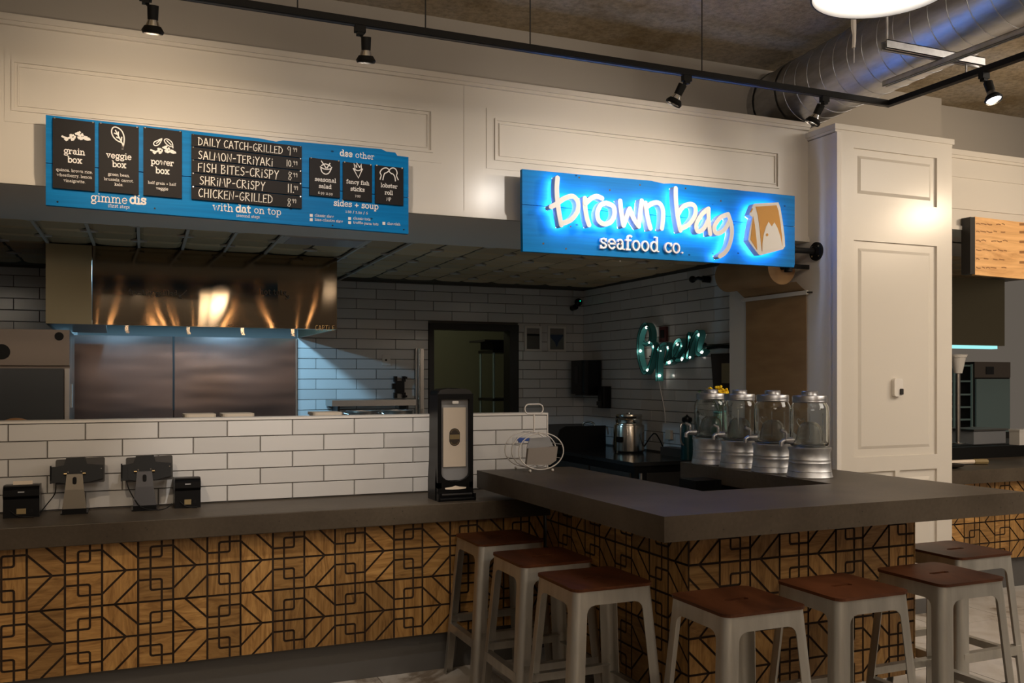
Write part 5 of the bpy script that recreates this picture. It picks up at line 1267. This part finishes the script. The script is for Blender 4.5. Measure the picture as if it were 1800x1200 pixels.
# ------------------------------------------------------------------ counter: printers and tablets
ZT = .925
def printer(x0, x1, y, lab, paper=False):
    t = thing('receipt_printer', lab, 'printer', ((x0+x1)/2, y, ZT)); w = x1-x0
    mb = MB(); mb.prism([(y, ZT), (y+.005, ZT+.09), (y-.008, ZT+.105), (y-.006, ZT+.135), (y+.012, ZT+.150), (y+.03, ZT+.156), (y+.145, ZT+.150), (y+.15, ZT)], x0, x1, 'x')
    mb.build('body', M_black, t)
    MB().box(x0+.002, x1-.002, y+.004, y+.010, ZT+.1505, ZT+.158).build('lid_edge', M_darkgrey, t)
    c = (x0+x1)/2; MB().box(c-w*.13, c+w*.13, y-.0005, y+.003, ZT+.018, ZT+.044).build('port_panel', M_goldp, t)
    MB().cyl((x1-w*.22, y-.001, ZT+.03), (x1-w*.22, y+.004, ZT+.03), .009, n=12).build('port', M_blackmat, t)
    MB().box(c-.014, c+.014, y-.0095, y-.006, ZT+.122, ZT+.128).build('nameplate', M_bluerefl, t)
    if paper: MB().box(c-.04, c+.045, y+.06, y+.062, ZT+.15, ZT+.172).build('receipt_paper', M_napk, t)
    MB().tube(smooth([(c-w*.3, y-.001, ZT+.035), (c-w*.1, y-.012, ZT+.012), (c+w*.1, y-.02, ZT+.006), (c+w*.35, y-.016, ZT+.004)], 4), .0035).build('cable', M_blackmat, t)
    return t
printer(-.490, -.333, 5.06, 'black receipt printer at the left end, with paper sticking out', True)
printer(.290, .418, 5.10, 'black receipt printer right of the two tablets')
def tablet(xc, ybase, lab, mat, cable_dir):
    t = thing('tablet_stand', lab, 'tablet', (xc, ybase+.05, ZT))
    # base plate and tapering leg leaning back toward the staff side
    MB().box(xc-.062, xc+.062, ybase, ybase+.16, ZT, ZT+.006).box(xc-.055, xc+.055, ybase-.004, ybase, ZT, ZT+.028).build('base', M_black, t)
    z0, z1 = ZT+.02, ZT+.195
    mb = MB(); vs = []
    for z, w_, y in ((z0, .056, ybase-.004), (ZT+.12, .043, ybase+.020), (z1, .036, ybase+.045)):
        vs += [(xc-w_, y, z), (xc+w_, y, z), (xc+w_, y+.008, z), (xc-w_, y+.008, z)]
    mb.add(vs, [(0,1,5,4),(4,5,9,8),(1,2,6,5),(5,6,10,9),(2,3,7,6),(6,7,11,10),(3,0,4,7),(7,4,8,11),(8,9,10,11),(0,3,2,1)]); lg = mb.build('leg', mat, t)
    MB().rbox(xc-.009, xc+.009, ybase+.028, ybase+.036, ZT+.145, ZT+.182, .008, axis='y').build('cable_hole', M_blackmat, lg)
    ty = ybase+.060
    mb = MB().rbox(xc-.088, xc+.138, ty+.012, ty+.022, ZT+.145, ZT+.268, .008, 3, 'y'); mb.v = [(x, y+(z-ZT-.2)*.25, z+(x-xc)*.03) for x, y, z in mb.v]; tb_ = mb.build('tablet', M_tab, t)
    mb = MB().box(xc-.110, xc-.03, ty, ty+.010, ZT+.155, ZT+.235).prism([(xc-.04, ZT+.275), (xc+.045, ZT+.277), (xc+.055, ZT+.24), (xc+.13, ZT+.23), (xc+.13, ZT+.165), (xc+.06, ZT+.15), (xc-.04, ZT+.15), (xc-.08, ZT+.16), (xc-.08, ZT+.235), (xc-.05, ZT+.24)], ty-.004, ty+.008, 'y'); mb.v = [(x, y+(z-ZT-.2)*.25, z+(x-xc)*.03) for x, y, z in mb.v]; mb.build('holder', M_black, t)
    MB().box(xc-.112, xc-.105, ty-.008, ty+.02, ZT+.150, ZT+.238).build('clamp_edge', M_black, t)
    m2 = MB()
    for dx, dz in ((-.03, .205), (.03, .207), (.122, .218), (.124, .184)): m2.cyl((xc+dx, ty-.006, ZT+dz), (xc+dx, ty-.001, ZT+dz), .0035, n=8)
    m2.build('screw', M_chrome, t)
    MB().cyl((xc-.050, ty-.012, z1+.002), (xc-.036, ty-.012, z1+.002), .006, n=10).build('hinge_pin', M_brass, t); MB().cyl((xc+.036, ty-.012, z1+.002), (xc+.050, ty-.012, z1+.002), .006, n=10).build('hinge_pin', M_brass, t); MB().cyl((xc-.036, ty-.010, z1), (xc+.036, ty-.010, z1), .005, n=10).build('hinge_rod', M_darkgrey, t)
    if cable_dir > 0: pts = [(xc-.085, ty, ZT+.15), (xc-.09, ty-.005, ZT+.10), (xc-.125, ty-.02, ZT+.05), (xc-.16, ybase+.0, ZT+.004)]
    else: pts = [(xc-.085, ty, ZT+.15), (xc-.07, ty-.02, ZT+.10), (xc-.02, ybase-.02, ZT+.025), (xc+.05, ybase-.03, ZT+.006), (xc+.10, ybase-.02, ZT+.01), (xc+.13, ybase, ZT+.03)]
    MB().tube(smooth(pts, 5), .0028).build('cable', M_blackmat, t)
tablet(-.180, 5.085, 'tablet on a worn bronze stand, left of the pair seen from behind', M_standdk, 1)
M_standgr = principled('graphite_metal', (.045, .043, .046), .38, .5)
tablet(.145, 5.075, 'tablet on a smooth dark grey stand, right of the pair', M_standgr, -1)

# ------------------------------------------------------------------ napkin dispenser
NX, NY = 1.735, 4.905
t = thing('napkin_dispenser', 'tall black napkin dispenser with a clear front and card', 'dispenser', (NX, NY, ZT))
w = .108
k_ = depth(NX, NY)/F
zt2 = H+(V0-681)/1*0+(-(681-V0))*k_
HN = (876-682)*k_
# body: side profile swept across, rounded head
mb = MB(); y0 = NY-.075; y1 = NY+.085
pts = [(-w, 0), (w, 0), (w+.001, .10), (w-.006, .22), (w-.010, HN-.035), (w-.020, HN-.012), (w*.55, HN-.002), (0, HN+.002), (-w*.55, HN-.002), (-w+.020, HN-.012), (-w+.010, HN-.035), (-w+.006, .22), (-w-.001, .10)]
mb.prism([(NX+a_, ZT+b_) for a_, b_ in pts], y0+.03, y1, 'y'); mb.build('body', M_black, t)
# front bezel ring
def bez(z0, z1, wi): return None
hw_ = w-.004; wi = w*.76; zb2, zt3 = .135, HN-.060
front = []
mb = MB()
def fr(a0, a1, b0, b1): mb.box(NX+a0, NX+a1, y0, y0+.03, ZT+b0, ZT+b1)
fr(-hw_, -wi, .07, HN-.03); fr(wi, hw_, .07, HN-.03); fr(-wi, wi, zt3, HN-.03); fr(-hw_, hw_, .045, .10)
mb.prism([(NX-wi, ZT+.10), (NX+wi, ZT+.10), (NX+wi, ZT+.150)]+[(NX+wi*math.cos(math.radians(a_)), ZT+.150-.045*math.sin(math.radians(a_))) for a_ in (20, 45, 70, 90, 110, 135, 160)]+[(NX-wi, ZT+.150)], y0, y0+.03, 'y')
mb.build('bezel', M_black, t)
MB().prism([(NX-hw_+.004, ZT+HN-.03), (NX+hw_-.004, ZT+HN-.03), (NX+hw_-.016, ZT+HN-.010), (NX+w*.5, ZT+HN-.001), (NX-w*.5, ZT+HN-.001), (NX-hw_+.016, ZT+HN-.010)], y0+.006, y0+.03, 'y').build('head', M_darkgrey, t)
MB().box(NX-wi, NX+wi, y0+.024, y0+.030, ZT+.11, ZT+zt3).build('inner_back', M_bluerefl, t)
cd = MB().box(NX-.066, NX+.066, y0+.016, y0+.022, ZT+.185, ZT+zt3-.045).build('card', M_napk, t)
zc_ = (ZT+.185+ZT+zt3-.045)/2
ov = [(NX+.031*math.cos(a_)*(1 if abs(math.sin(a_)) > .0 else 1), zc_+(.018 if math.sin(a_) > 0 else -.018)+.031*math.sin(a_)) for a_ in [2*PI*i/28+.001 for i in range(28)]]
MB().prism(ov, y0+.0145, y0+.016, 'y').build('emblem', M_brown, cd)
MB().box(NX-.028, NX+.028, y0+.0135, y0+.0145, zc_-.012, zc_+.014).build('emblem_band', M_goldp, cd)
m2 = MB()
for dx in (-.020, 0, .020): m2.lathe([(.007, 0), (.0075, .0008), (.004, .0008), (.0045, 0)], (0,0,0), 14, close=True); nn = 14*4; m2.v[-nn:] = [(NX+dx+x, y0+.0128-z, zc_+.001+y) for x, y, z in m2.v[-nn:]]
for a_ in range(200, 345, 20): 
    m2.box(NX+.023*math.cos(math.radians(a_))-.002, NX+.023*math.cos(math.radians(a_))+.002, y0+.0138, y0+.0145, zc_-.020+.022*math.sin(math.radians(a_))-.002, zc_-.020+.022*math.sin(math.radians(a_))+.002)
    m2.box(NX+.023*math.cos(math.radians(a_))-.002, NX+.023*math.cos(math.radians(a_))+.002, y0+.0138, y0+.0145, zc_+.020-.022*math.sin(math.radians(a_))-.002, zc_+.020-.022*math.sin(math.radians(a_))+.002)
m2.build('emblem_marks', M_goldp, cd)
MB().box(NX-wi, NX+wi, y0+.004, y0+.006, ZT+.11, ZT+zt3).build('clear_window', M_clear, t)
MB().rbox(NX-.018, NX+.018, y0+.001, y0+.004, ZT+zt3-.024, ZT+zt3-.008, .004, axis='y').build('badge', M_white, t)
# lower part: napkin slot and tray
MB().box(NX-hw_, NX+hw_, y0-.004, y0+.03, ZT+.0, ZT+.048).build('foot', M_black, t)
MB().prism([(NX-.062, ZT+.072), (NX-.02, ZT+.076), (NX, ZT+.082), (NX+.02, ZT+.076), (NX+.062, ZT+.072), (NX+.06, ZT+.064), (NX+.02, ZT+.061), (NX-.02, ZT+.061), (NX-.06, ZT+.064)], y0-.0015, y0, 'y').build('napkin_slot', M_napk, t)
MB().rbox(NX-w-.002, NX+w+.002, y0-.03, y0-.004, ZT, ZT+.020, .008, 3, 'x').box(NX-w-.001, NX-w+.010, y0-.03, y0-.004, ZT, ZT+.04).box(NX+w-.010, NX+w+.001, y0-.03, y0-.004, ZT, ZT+.04).build('tray', M_black, t)
MB().cyl((NX-w+.02, y0-.022, ZT+.036), (NX+w-.02, y0-.022, ZT+.036), .007, n=10).build('tray_bar', M_darkgrey, t)

# ------------------------------------------------------------------ wire caddy on the bar
t = thing('wire_caddy', 'white wire caddy of oval rings holding cards, at the far end of the bar', 'caddy', (2.27, 4.80, 1.07))
def oval(xc, y, zc, a_, b_, n=40): return [(xc+a_*math.cos(2*PI*i/n), y, zc+b_*math.sin(2*PI*i/n)) for i in range(n)]
kd = depth(2.3, 4.82)/F
CXc, CZc = PY(951.5, 796, 4.76)[0], PY(951.5, 796, 4.76)[2]; ra, rb = 40.2*kd/ .94, 31.5*kd
ys3 = (4.76, 4.86, 4.96)
mb = MB()
for y, sc_ in zip(ys3, (1, 1, 1)): mb.tube(oval(CXc-.012*0, y, 1.083+rb*1.0, ra*sc_, rb*sc_), .0036, 6, closed=True)
mb.build('ring', M_wire, t)
zc3 = 1.083+rb
mb = MB()
for ang in (20, 160, -25, 205, 80, 100, -70, -110):
    a_ = math.radians(ang); x, z = CXc+ra*math.cos(a_), zc3+rb*math.sin(a_); mb.cyl((x, ys3[0], z), (x, ys3[2], z), .0022, n=6)
mb.build('cross_wire', M_wire, t)
mb = MB()
for y in (4.76, 4.96):
    for dx in (-.07, .07): mb.ball((CXc+dx, y, 1.078), .0085, 10)
mb.build('foot', M_wire, t)
hz0 = zc3+rb; MB().cyl((CXc, 4.86, hz0), (CXc, 4.86, hz0+.105), .0048, n=8).build('stem', M_wire, t)
hh = []
for i in range(32):
    a_ = 2*PI*i/32; hh.append((CXc+(.030 if math.cos(a_) > 0 else -.030)+.028*math.cos(a_), 4.86, hz0+.105+.028+.028*math.sin(a_)))
MB().tube(hh, .0042, 8, closed=True).build('handle', M_wire, t)
def card_in(name, lab, pts, y0_, y1_, mat):
    tt = thing(name, lab, 'card', (CXc, (y0_+y1_)/2, 1.09)); MB().prism([(CXc+a_*ra, zc3+b_*rb) for a_, b_ in pts], y0_, y1_, 'y').build('card', mat, tt); return tt
tt = card_in('menu_cards', 'stack of folded brown-grey cards in the front of the wire caddy', [(-.60, -.72), (.45, -.78), (.72, -.55), (.80, .22), (-.52, .16)], 4.775, 4.80, M_menu)
MB().prism([(CXc-.5*ra, zc3+.16*rb), (CXc+.7*ra, zc3+.22*rb), (CXc+.5*ra, zc3+.75*rb), (CXc-.35*ra, zc3+.70*rb)], 4.805, 4.812, 'y').build('paper', M_bluerefl, tt)
tt = thing('napkin_bag', 'clear bag of blue packets in the back of the wire caddy', 'bag', (CXc-.06, 4.91, 1.09))
MB().prism([(CXc-.80*ra, zc3-.5*rb), (CXc+.3*ra, zc3-.6*rb), (CXc+.3*ra, zc3+.7*rb), (CXc-.72*ra, zc3+.68*rb)], 4.875, 4.945, 'y').build('bag', M_clear, tt)
rg = random.Random(2)
for i in range(7): x = CXc-.66*ra+i*.012; MB().box(x, x+.03, 4.885+.004*i, 4.90+.004*i, zc3+.40*rb+rg.uniform(0, .015), zc3+.60*rb+rg.uniform(0, .01)).build('packet', M_blueplast, tt)

# ------------------------------------------------------------------ drink jars
M_frost = principled('frosted_dome', (.95, .96, .95), .12, 0, Transmission_Weight=.92, IOR=1.25, Alpha=.8)
def jar(x, y, lab, proto=None):
    if proto: 
        c_ = copy_tree(proto); c_.location = (x, y, 1.07); c_['label'] = lab; return c_
    t = thing('drink_dispenser', lab, 'drink dispenser', (0, 0, 0), 'glass drink dispensers on the bar')
    # galvanised stand, flared foot and rim, with ribs
    st = [(.119, 0), (.122, .003), (.119, .008), (.114, .030), (.1155, .033), (.113, .036), (.109, .075), (.1105, .078), (.1085, .081), (.107, .092), (.1085, .095), (.1065, .098), (.106, .135), (.112, .150), (.113, .158), (.110, .160), (.100, .158), (.02, .150)]
    MB().lathe(st, (0, 0, 0), 44).build('stand', M_galv, t)
    out = [(.090, 0), (.099, .006), (.102, .02), (.102, .19), (.098, .215), (.086, .236), (.083, .245), (.083, .262)]
    inn = [(.080, .262), (.080, .244), (.083, .234), (.095, .213), (.0985, .19), (.0985, .022), (.094, .012), (.004, .008), (.002, .0)]
    gl = MB().lathe(out+inn, (0, 0, .162), 48, close=True).build('glass_jar', M_glass, t)
    # infuser dome inside
    dome = [(.074, .001), (.072, .02), (.064, .07), (.055, .10), (.035, .118), (.002, .122)]
    dome2 = [(.002, .117), (.033, .113), (.051, .097), (.060, .068), (.068, .02), (.070, .001)]
    MB().lathe(dome+dome2, (0, 0, .172), 10, close=True).build('inner_dome', M_frost, t)
    mb = MB()
    for a_ in (2.2, 2.9, 4.0, 4.7): mb.tube([(.1025*math.cos(a_), .1025*math.sin(a_), .20), (.1025*math.cos(a_), .1025*math.sin(a_), .345)], .0018, 6)
    # embossed heart
    hp = smooth([(0, -.022), (.020, -.002), (.020, .014), (.010, .020), (0, .010), (-.010, .020), (-.020, .014), (-.020, -.002), (0, -.022)], 4)
    ah = 3.55
    hq = [( .103*math.cos(ah+px_/.103), .103*math.sin(ah+px_/.103), .295+pz_) for px_, pz_ in hp]; mb.tube(hq, .0022, 6)
    mb.build('embossing', M_glass, t)
    MB().lathe([(.088, .408), (.0905, .410), (.0905, .430), (.087, .436), (.045, .440), (.044, .442), (.044, .458), (.041, .461), (.001, .462)], (0, 0, 0), 40).build('lid', M_lid, t)
    MB().lathe([(.0885, .398), (.0900, .40), (.0900, .408), (.0885, .41)], (0, 0, 0), 40).build('lid_ring', M_lid, t)
    sp = MB(); d_ = Vector((-.975, .22, 0))
    a0 = d_*.098+Vector((0, 0, .195)); sp.cyl(a0, a0+d_*.045, .020, .016, n=14); sp.tube([a0+d_*.03, a0+d_*.052, a0+d_*.064+Vector((0, 0, -.008)), a0+d_*.066+Vector((0, 0, -.030))], .0125, 10)
    tp_ = sp.build('spigot', M_lid, t)
    MB().cyl(a0+d_*.036+Vector((0, 0, .005)), a0+d_*.036+Vector((0, 0, .034)), .010, n=10).tube([a0+d_*.036+Vector((0, 0, .034)), a0+d_*.050+Vector((.01, 0, .046)), a0+d_*.070+Vector((0, 0, .058))], .0085, 8).build('tap_handle', M_lid, tp_)
    return t
j0 = jar(0, 0, 'glass drink dispenser farthest along the bar, leftmost, in front of the flowers')
jar(3.43, 4.547, 'glass drink dispenser second from the left', j0)
jar(3.44, 4.258, 'glass drink dispenser third from the left, in front of the kraft paper', j0)
jar(3.45, 3.965, 'glass drink dispenser nearest the white pillar, rightmost', j0)
j0.location = (3.415, 4.815, 1.07)
# flowers in a patterned vase behind the first jar
fx, fy_ = 3.66, 4.905
c = PY(1258, 700, fy_)
fx = PY(1264, 700, 4.93)[0]
t = thing('flower_vase', 'teal patterned vase behind the glass dispensers', 'vase', (fx, 4.93, 1.07))
MB().lathe([(.035, 0), (.045, .02), (.052, .12), (.045, .25), (.034, .30), (.030, .30), (.041, .25), (.048, .12), (.041, .02)], (fx, 4.93, 1.07), 24).build('body', M_vase, t); MB().lathe([(.032, .30), (.038, .305), (.036, .315), (.030, .31)], (fx, 4.93, 1.07), 20, close=True).build('rim', M_teal, t)
t = thing('yellow_flowers', 'bunch of bright yellow blossoms above the glass dispensers', 'flowers', (fx, 4.91, 1.37))
rg = random.Random(4)
for u, v, r_ in ((1241,687,.011),(1247,685,.013),(1262,679,.014),(1268,683,.015),(1264,689,.013),(1260,695,.012),(1273,688,.016),(1278,691,.014),(1276,697,.012),(1270,695,.013)):
    c = PY(u, v, 4.88)
    MB().tube(smooth([(fx, 4.91, 1.36), ((fx+c[0])/2, 4.90, 1.45), (c[0], 4.88, c[2]-.008)], 3), .0025, 5).build('stem', M_leaf, t)
    mb = MB()
    for k in range(7): mb.ball((c[0]+rg.uniform(-1, 1)*r_, 4.88+rg.uniform(-1, 1)*r_, c[2]+rg.uniform(-1, 1)*r_), r_*.62, 8)
    mb.build('blossom', M_yellow, t)
c = PY(1272.5, 706, 4.87); MB().ball((c[0], 4.87, c[2]), .011, 12).build('white_bud', M_white, t)
mb = MB()
for u, v in ((1230, 688), (1252, 693), (1236, 694)):
    c = PY(u, v, 4.91); mb.add([(c[0]-.02, 4.91, c[2]), (c[0], 4.90, c[2]+.012), (c[0]+.02, 4.92, c[2]+.004), (c[0], 4.91, c[2]-.010)], [(0,1,2,3)])
mb.build('leaves', M_leaf, t)

# ------------------------------------------------------------------ neighbouring shop at the right
NH = 5.10
z_hb = PY(1671, 403, NH)[2]; z_hc = PY(1671, 270, NH)[2]
nh = struct('wall_far', MB().box(5.36, 9.5, NH, NH+.25, z_hb, z_hc), M_cream)
MB().box(5.36, 9.5, NH-.03, NH, z_hc-.01, z_hc+.03).box(5.36, 9.5, NH-.02, NH, z_hc-.03, z_hc-.01).build('crown', M_cream, nh)
frame_mould(nh, NH, 5.55, 7.8, z_hb+.16, z_hc-.14, .03, .01)
MB().box(5.36, 9.5, NH-.018, NH, z_hb, z_hb+.03).build('lip', M_cream, nh)
struct('wall_upper', MB().box(6.04, 9.5, NH+.45, NH+.5, z_hb, ZC), M_dry)
nc = struct('ceiling', MB().box(5.36, 9.5, NH+.25, 9.5, z_hb-.0, z_hb+.05), M_dry)
nk = struct('wall_rear', MB().box(5.36, 9.5, 9.4, 9.5, 0, z_hb).box(5.34, 5.36, 5.6, 9.4, 0, z_hb), M_grout)
tile_wall(nk, lambda u, z: (u, 9.4, z), 6.6, 8.9, 1.0, 2.7, .3835, .0955, .05, .1)
for i in range(24):
    for j in range(6):
        put('ceiling_tile', cm[(i+j) % 2], nc, (5.5+i*CW*.5*2 % 3.6+ (0), 6.2+j*CD, z_hb-.001)) if i < 12 else None
t = thing('neighbour_menu', 'pale wooden menu board with faint brown writing at the right edge', 'sign', (6.3, NH-.08, 2.2))
a_, b_, c_, d_ = PY(1712, 381, NH-.08), PY(1712, 483, NH-.08), PY(1800, 392, NH-.08), PY(1800, 488, NH-.08)
MB().prism([(a_[0], b_[2]), (a_[0]+1.6, b_[2]-.03), (a_[0]+1.6, a_[2]-.03), (a_[0], a_[2])], NH-.09, NH-.06, 'y').build('board', M_signwood, t)
MB().box(a_[0]-.05, a_[0], NH-.09, NH-.01, b_[2]+.005, a_[2]-.005).build('side', M_darkgrey, t)
M_burn = principled('burnt_lettering', (.30, .14, .05), .7)
for s_, u, v, w_ in (('hot chicken', 1740, 393.5, 46), ('sandwich 9', 1745, 407, 54), ('wings 12', 1738, 423, 40), ('dark 9.50', 1738, 439, 38), ('white 9', 1738, 455, 40)): pass
mb = MB(); rg = random.Random(9)
for row, v in enumerate((393.5, 407, 423, 439, 455, 470)):
    u = 1716
    while u < 1768:
        L_ = rg.uniform(4, 10); p0, p1 = PY(u, v+rg.uniform(-1, 1), NH-.0905), PY(u+L_, v+rg.uniform(-1, 1)+1, NH-.0905)
        ribbons(mb, [[(p0[0], p0[2]), ((p0[0]+p1[0])/2, (p0[2]+p1[2])/2+rg.uniform(-.006, .006)), (p1[0], p1[2])]], .008, NH-.0901); u += L_+rg.uniform(1.5, 4)
        if rg.random() < .15: u += 6
mb.build('faded_writing', M_burn, t)['kind'] = 'stuff'
mb = MB()
for v in (394, 408, 425, 443, 461):
    p0, p1 = PY(1793, v, NH-.0905), PY(1812, v, NH-.0905); ribbons(mb, [[(p0[0], p0[2]), (p1[0], p1[2])]], .02, NH-.0901)
mb.build('faded_writing', M_burn, t)['kind'] = 'stuff'
# neighbour counter with the same carved panels
t = thing('neighbour_counter', 'carved oak counter of the shop at the right', 'counter', (6.5, 5.1, 0))
MB().box(5.45, 9.2, 4.988, 5.5, .235, .825).build('carcass', M_groove, t); MB().box(5.45, 9.2, 5.03, 5.5, 0, .235).build('toe_kick', M_kick, t)
panel_run(t, lambda u, z: (5.46+u, 4.98, z), 14, 1, [.235, .524, .825], .6825, 0)
tag(MB().box(5.42, 9.3, 4.92, 5.62, .825, .925).build('concrete_slab', M_conc), 'dark concrete worktop of the neighbouring shop', 'countertop')
struct('wall_half', MB().box(5.36, 9.3, 5.63, 5.75, 0, 1.02), M_blackmat)
t = thing('food_tray', 'long pale wrapped baguette lying on the neighbouring worktop', 'bread', (6.2, 5.3, .925))
p0, p1 = (5.85, 5.30, .94), (6.30, 5.22, .945); MB().tube([p0, (5.95, 5.28, .945), (6.2, 5.235, .948), p1], [.010, .016, .018, .008], 8).build('loaf', M_napk, t); MB().tube([(6.18, 5.238, .948), p1], .022, 8).build('wrap', M_goldp, t)
t = thing('small_bowl', 'small dark dish beside the pillar on the neighbouring worktop', 'bowl', (5.75, 5.1, .925))
MB().lathe([(.05, 0), (.10, .015), (.11, .03), (.10, .028), (.04, .008)], (5.78, 5.12, .925), 24).build('dish', M_brown, t); MB().lathe([(.03, .01), (.035, .08), (.015, .14), (.012, .17)], (5.73, 5.16, .925), 14).build('bottle', M_kraft, t)
t = thing('white_box', 'white box edge at the right border above the neighbouring worktop', 'box', (7.5, 5.7, 1.02))
c = PY(1783, 785, 5.69); MB().box(c[0], c[0]+.5, 5.64, 5.74, 1.02, 1.14).build('box', M_white, t); MB().box(c[0]-.004, c[0]+.504, 5.635, 5.745, 1.14, 1.155).build('lid', M_white, t)
YR = 8.6
t = thing('wire_rack', 'dim green metal rack of trays behind the pillar edge', 'rack', (8.6, YR, 0))
x0, x1 = PY(1677, 700, YR)[0], PY(1708, 700, YR)[0]
for x in (x0, x1):
    for y in (YR, YR+.4): MB().cyl((x, y, 0), (x, y, 1.78), .016, n=8).build('post', M_rackm, t)
for z in (1.75, 1.55, 1.38, 1.22, 1.06, .92): MB().box(x0, x1, YR, YR+.4, z, z+.022).build('shelf', M_rackm, t)
t = thing('oven', 'pale steel oven with a dark display in the neighbouring kitchen', 'oven', (9.2, YR, 0))
x0, x1 = PY(1712, 700, YR)[0], PY(1775, 700, YR)[0]
zt4 = PY(1740, 636, YR)[2]; zd = PY(1740, 666, YR)[2]
MB().box(x0, x1, YR, YR+.6, .4, zt4).build('cabinet', M_darkgrey, t); MB().box(x0+.02, x1-.02, YR-.02, YR, .9, zd).build('door', M_ovenf, t)
MB().box(x0+.0, x1, YR-.01, YR, zd+.02, zt4).build('control_panel', M_fridge, t); c = PY(1741, 651, YR-.02); MB().box(c[0]-.07, c[0]+.07, YR-.015, YR-.01, c[2]-.05, c[2]+.05).build('display', M_ovenglass, t)
t = thing('steel_basin', 'dim steel basin standing before the neighbouring oven', 'basin', (7.2, 6.6, .9))
x0, x1 = PY(1704, 765, 6.6)[0], PY(1760, 765, 6.6)[0]
MB().box(x0, x1, 6.55, 6.9, PY(1730, 779, 6.6)[2], PY(1730, 756, 6.6)[2]).build('basin', M_bluerefl, t); MB().box(x0-.02, x1+.02, 6.53, 6.92, PY(1730, 756, 6.6)[2], PY(1730, 756, 6.6)[2]+.015).build('rim', M_steel, t)
t = thing('neighbour_prep_counter', 'dark steel counter inside the neighbouring kitchen', 'counter', (7.5, 6.8, 0))
MB().box(5.5, 9.2, 6.5, 7.1, 0, PY(1730, 779, 6.6)[2]-.002).build('body', M_darkgrey, t); MB().box(5.5, 9.2, 6.49, 6.5, .8, PY(1730, 779, 6.6)[2]-.002).build('front_edge', M_blackmat, t)
YN = 7.4
t = thing('neighbour_hood', 'dark hood with a cyan light strip in the neighbouring kitchen', 'hood', (7.5, YN, 1.9))
zb4 = PY(1730, 607, YN)[2]; x1 = PY(1766, 600, YN)[0]
MB().box(5.7, x1, YN, 8.5, zb4, z_hb-.01).build('body', M_hoodL, t); MB().box(5.8, PY(1756, 600, YN)[0], YN+.02, YN+.10, zb4-.035, zb4-.001).build('light_strip', M_glowcyan, t)
add_light('POINT', 'neighbour_hood_light', (7.6, 7.8, 1.75), 3.0, (.45, .85, .9), shadow_soft_size=.08)
add_light('POINT', 'neighbour_hood_light', (9.0, 7.9, 2.2), 2.0, (.5, .8, .8), shadow_soft_size=.08)
t = thing('paper_cup_stack', 'grey-white upside-down cup beside the pillar in the next kitchen', 'cup', (6.2, 6.0, 1.6))
c = PY(1684, 640, 6.0)
MB().lathe([(.035, -.08), (.065, .06), (.072, .06), (.078, .085), (.001, .09)], (c[0], 6.0, c[2]), 20).build('cup', M_white, t); MB().cyl((c[0], 6.0, 1.02), (c[0], 6.0, c[2]-.08), .02, n=10).build('stem', M_steel, t); MB().lathe([(.07, 0), (.07, .01), (.001, .015)], (c[0], 6.0, 1.02), 16).build('foot', M_steel, t)
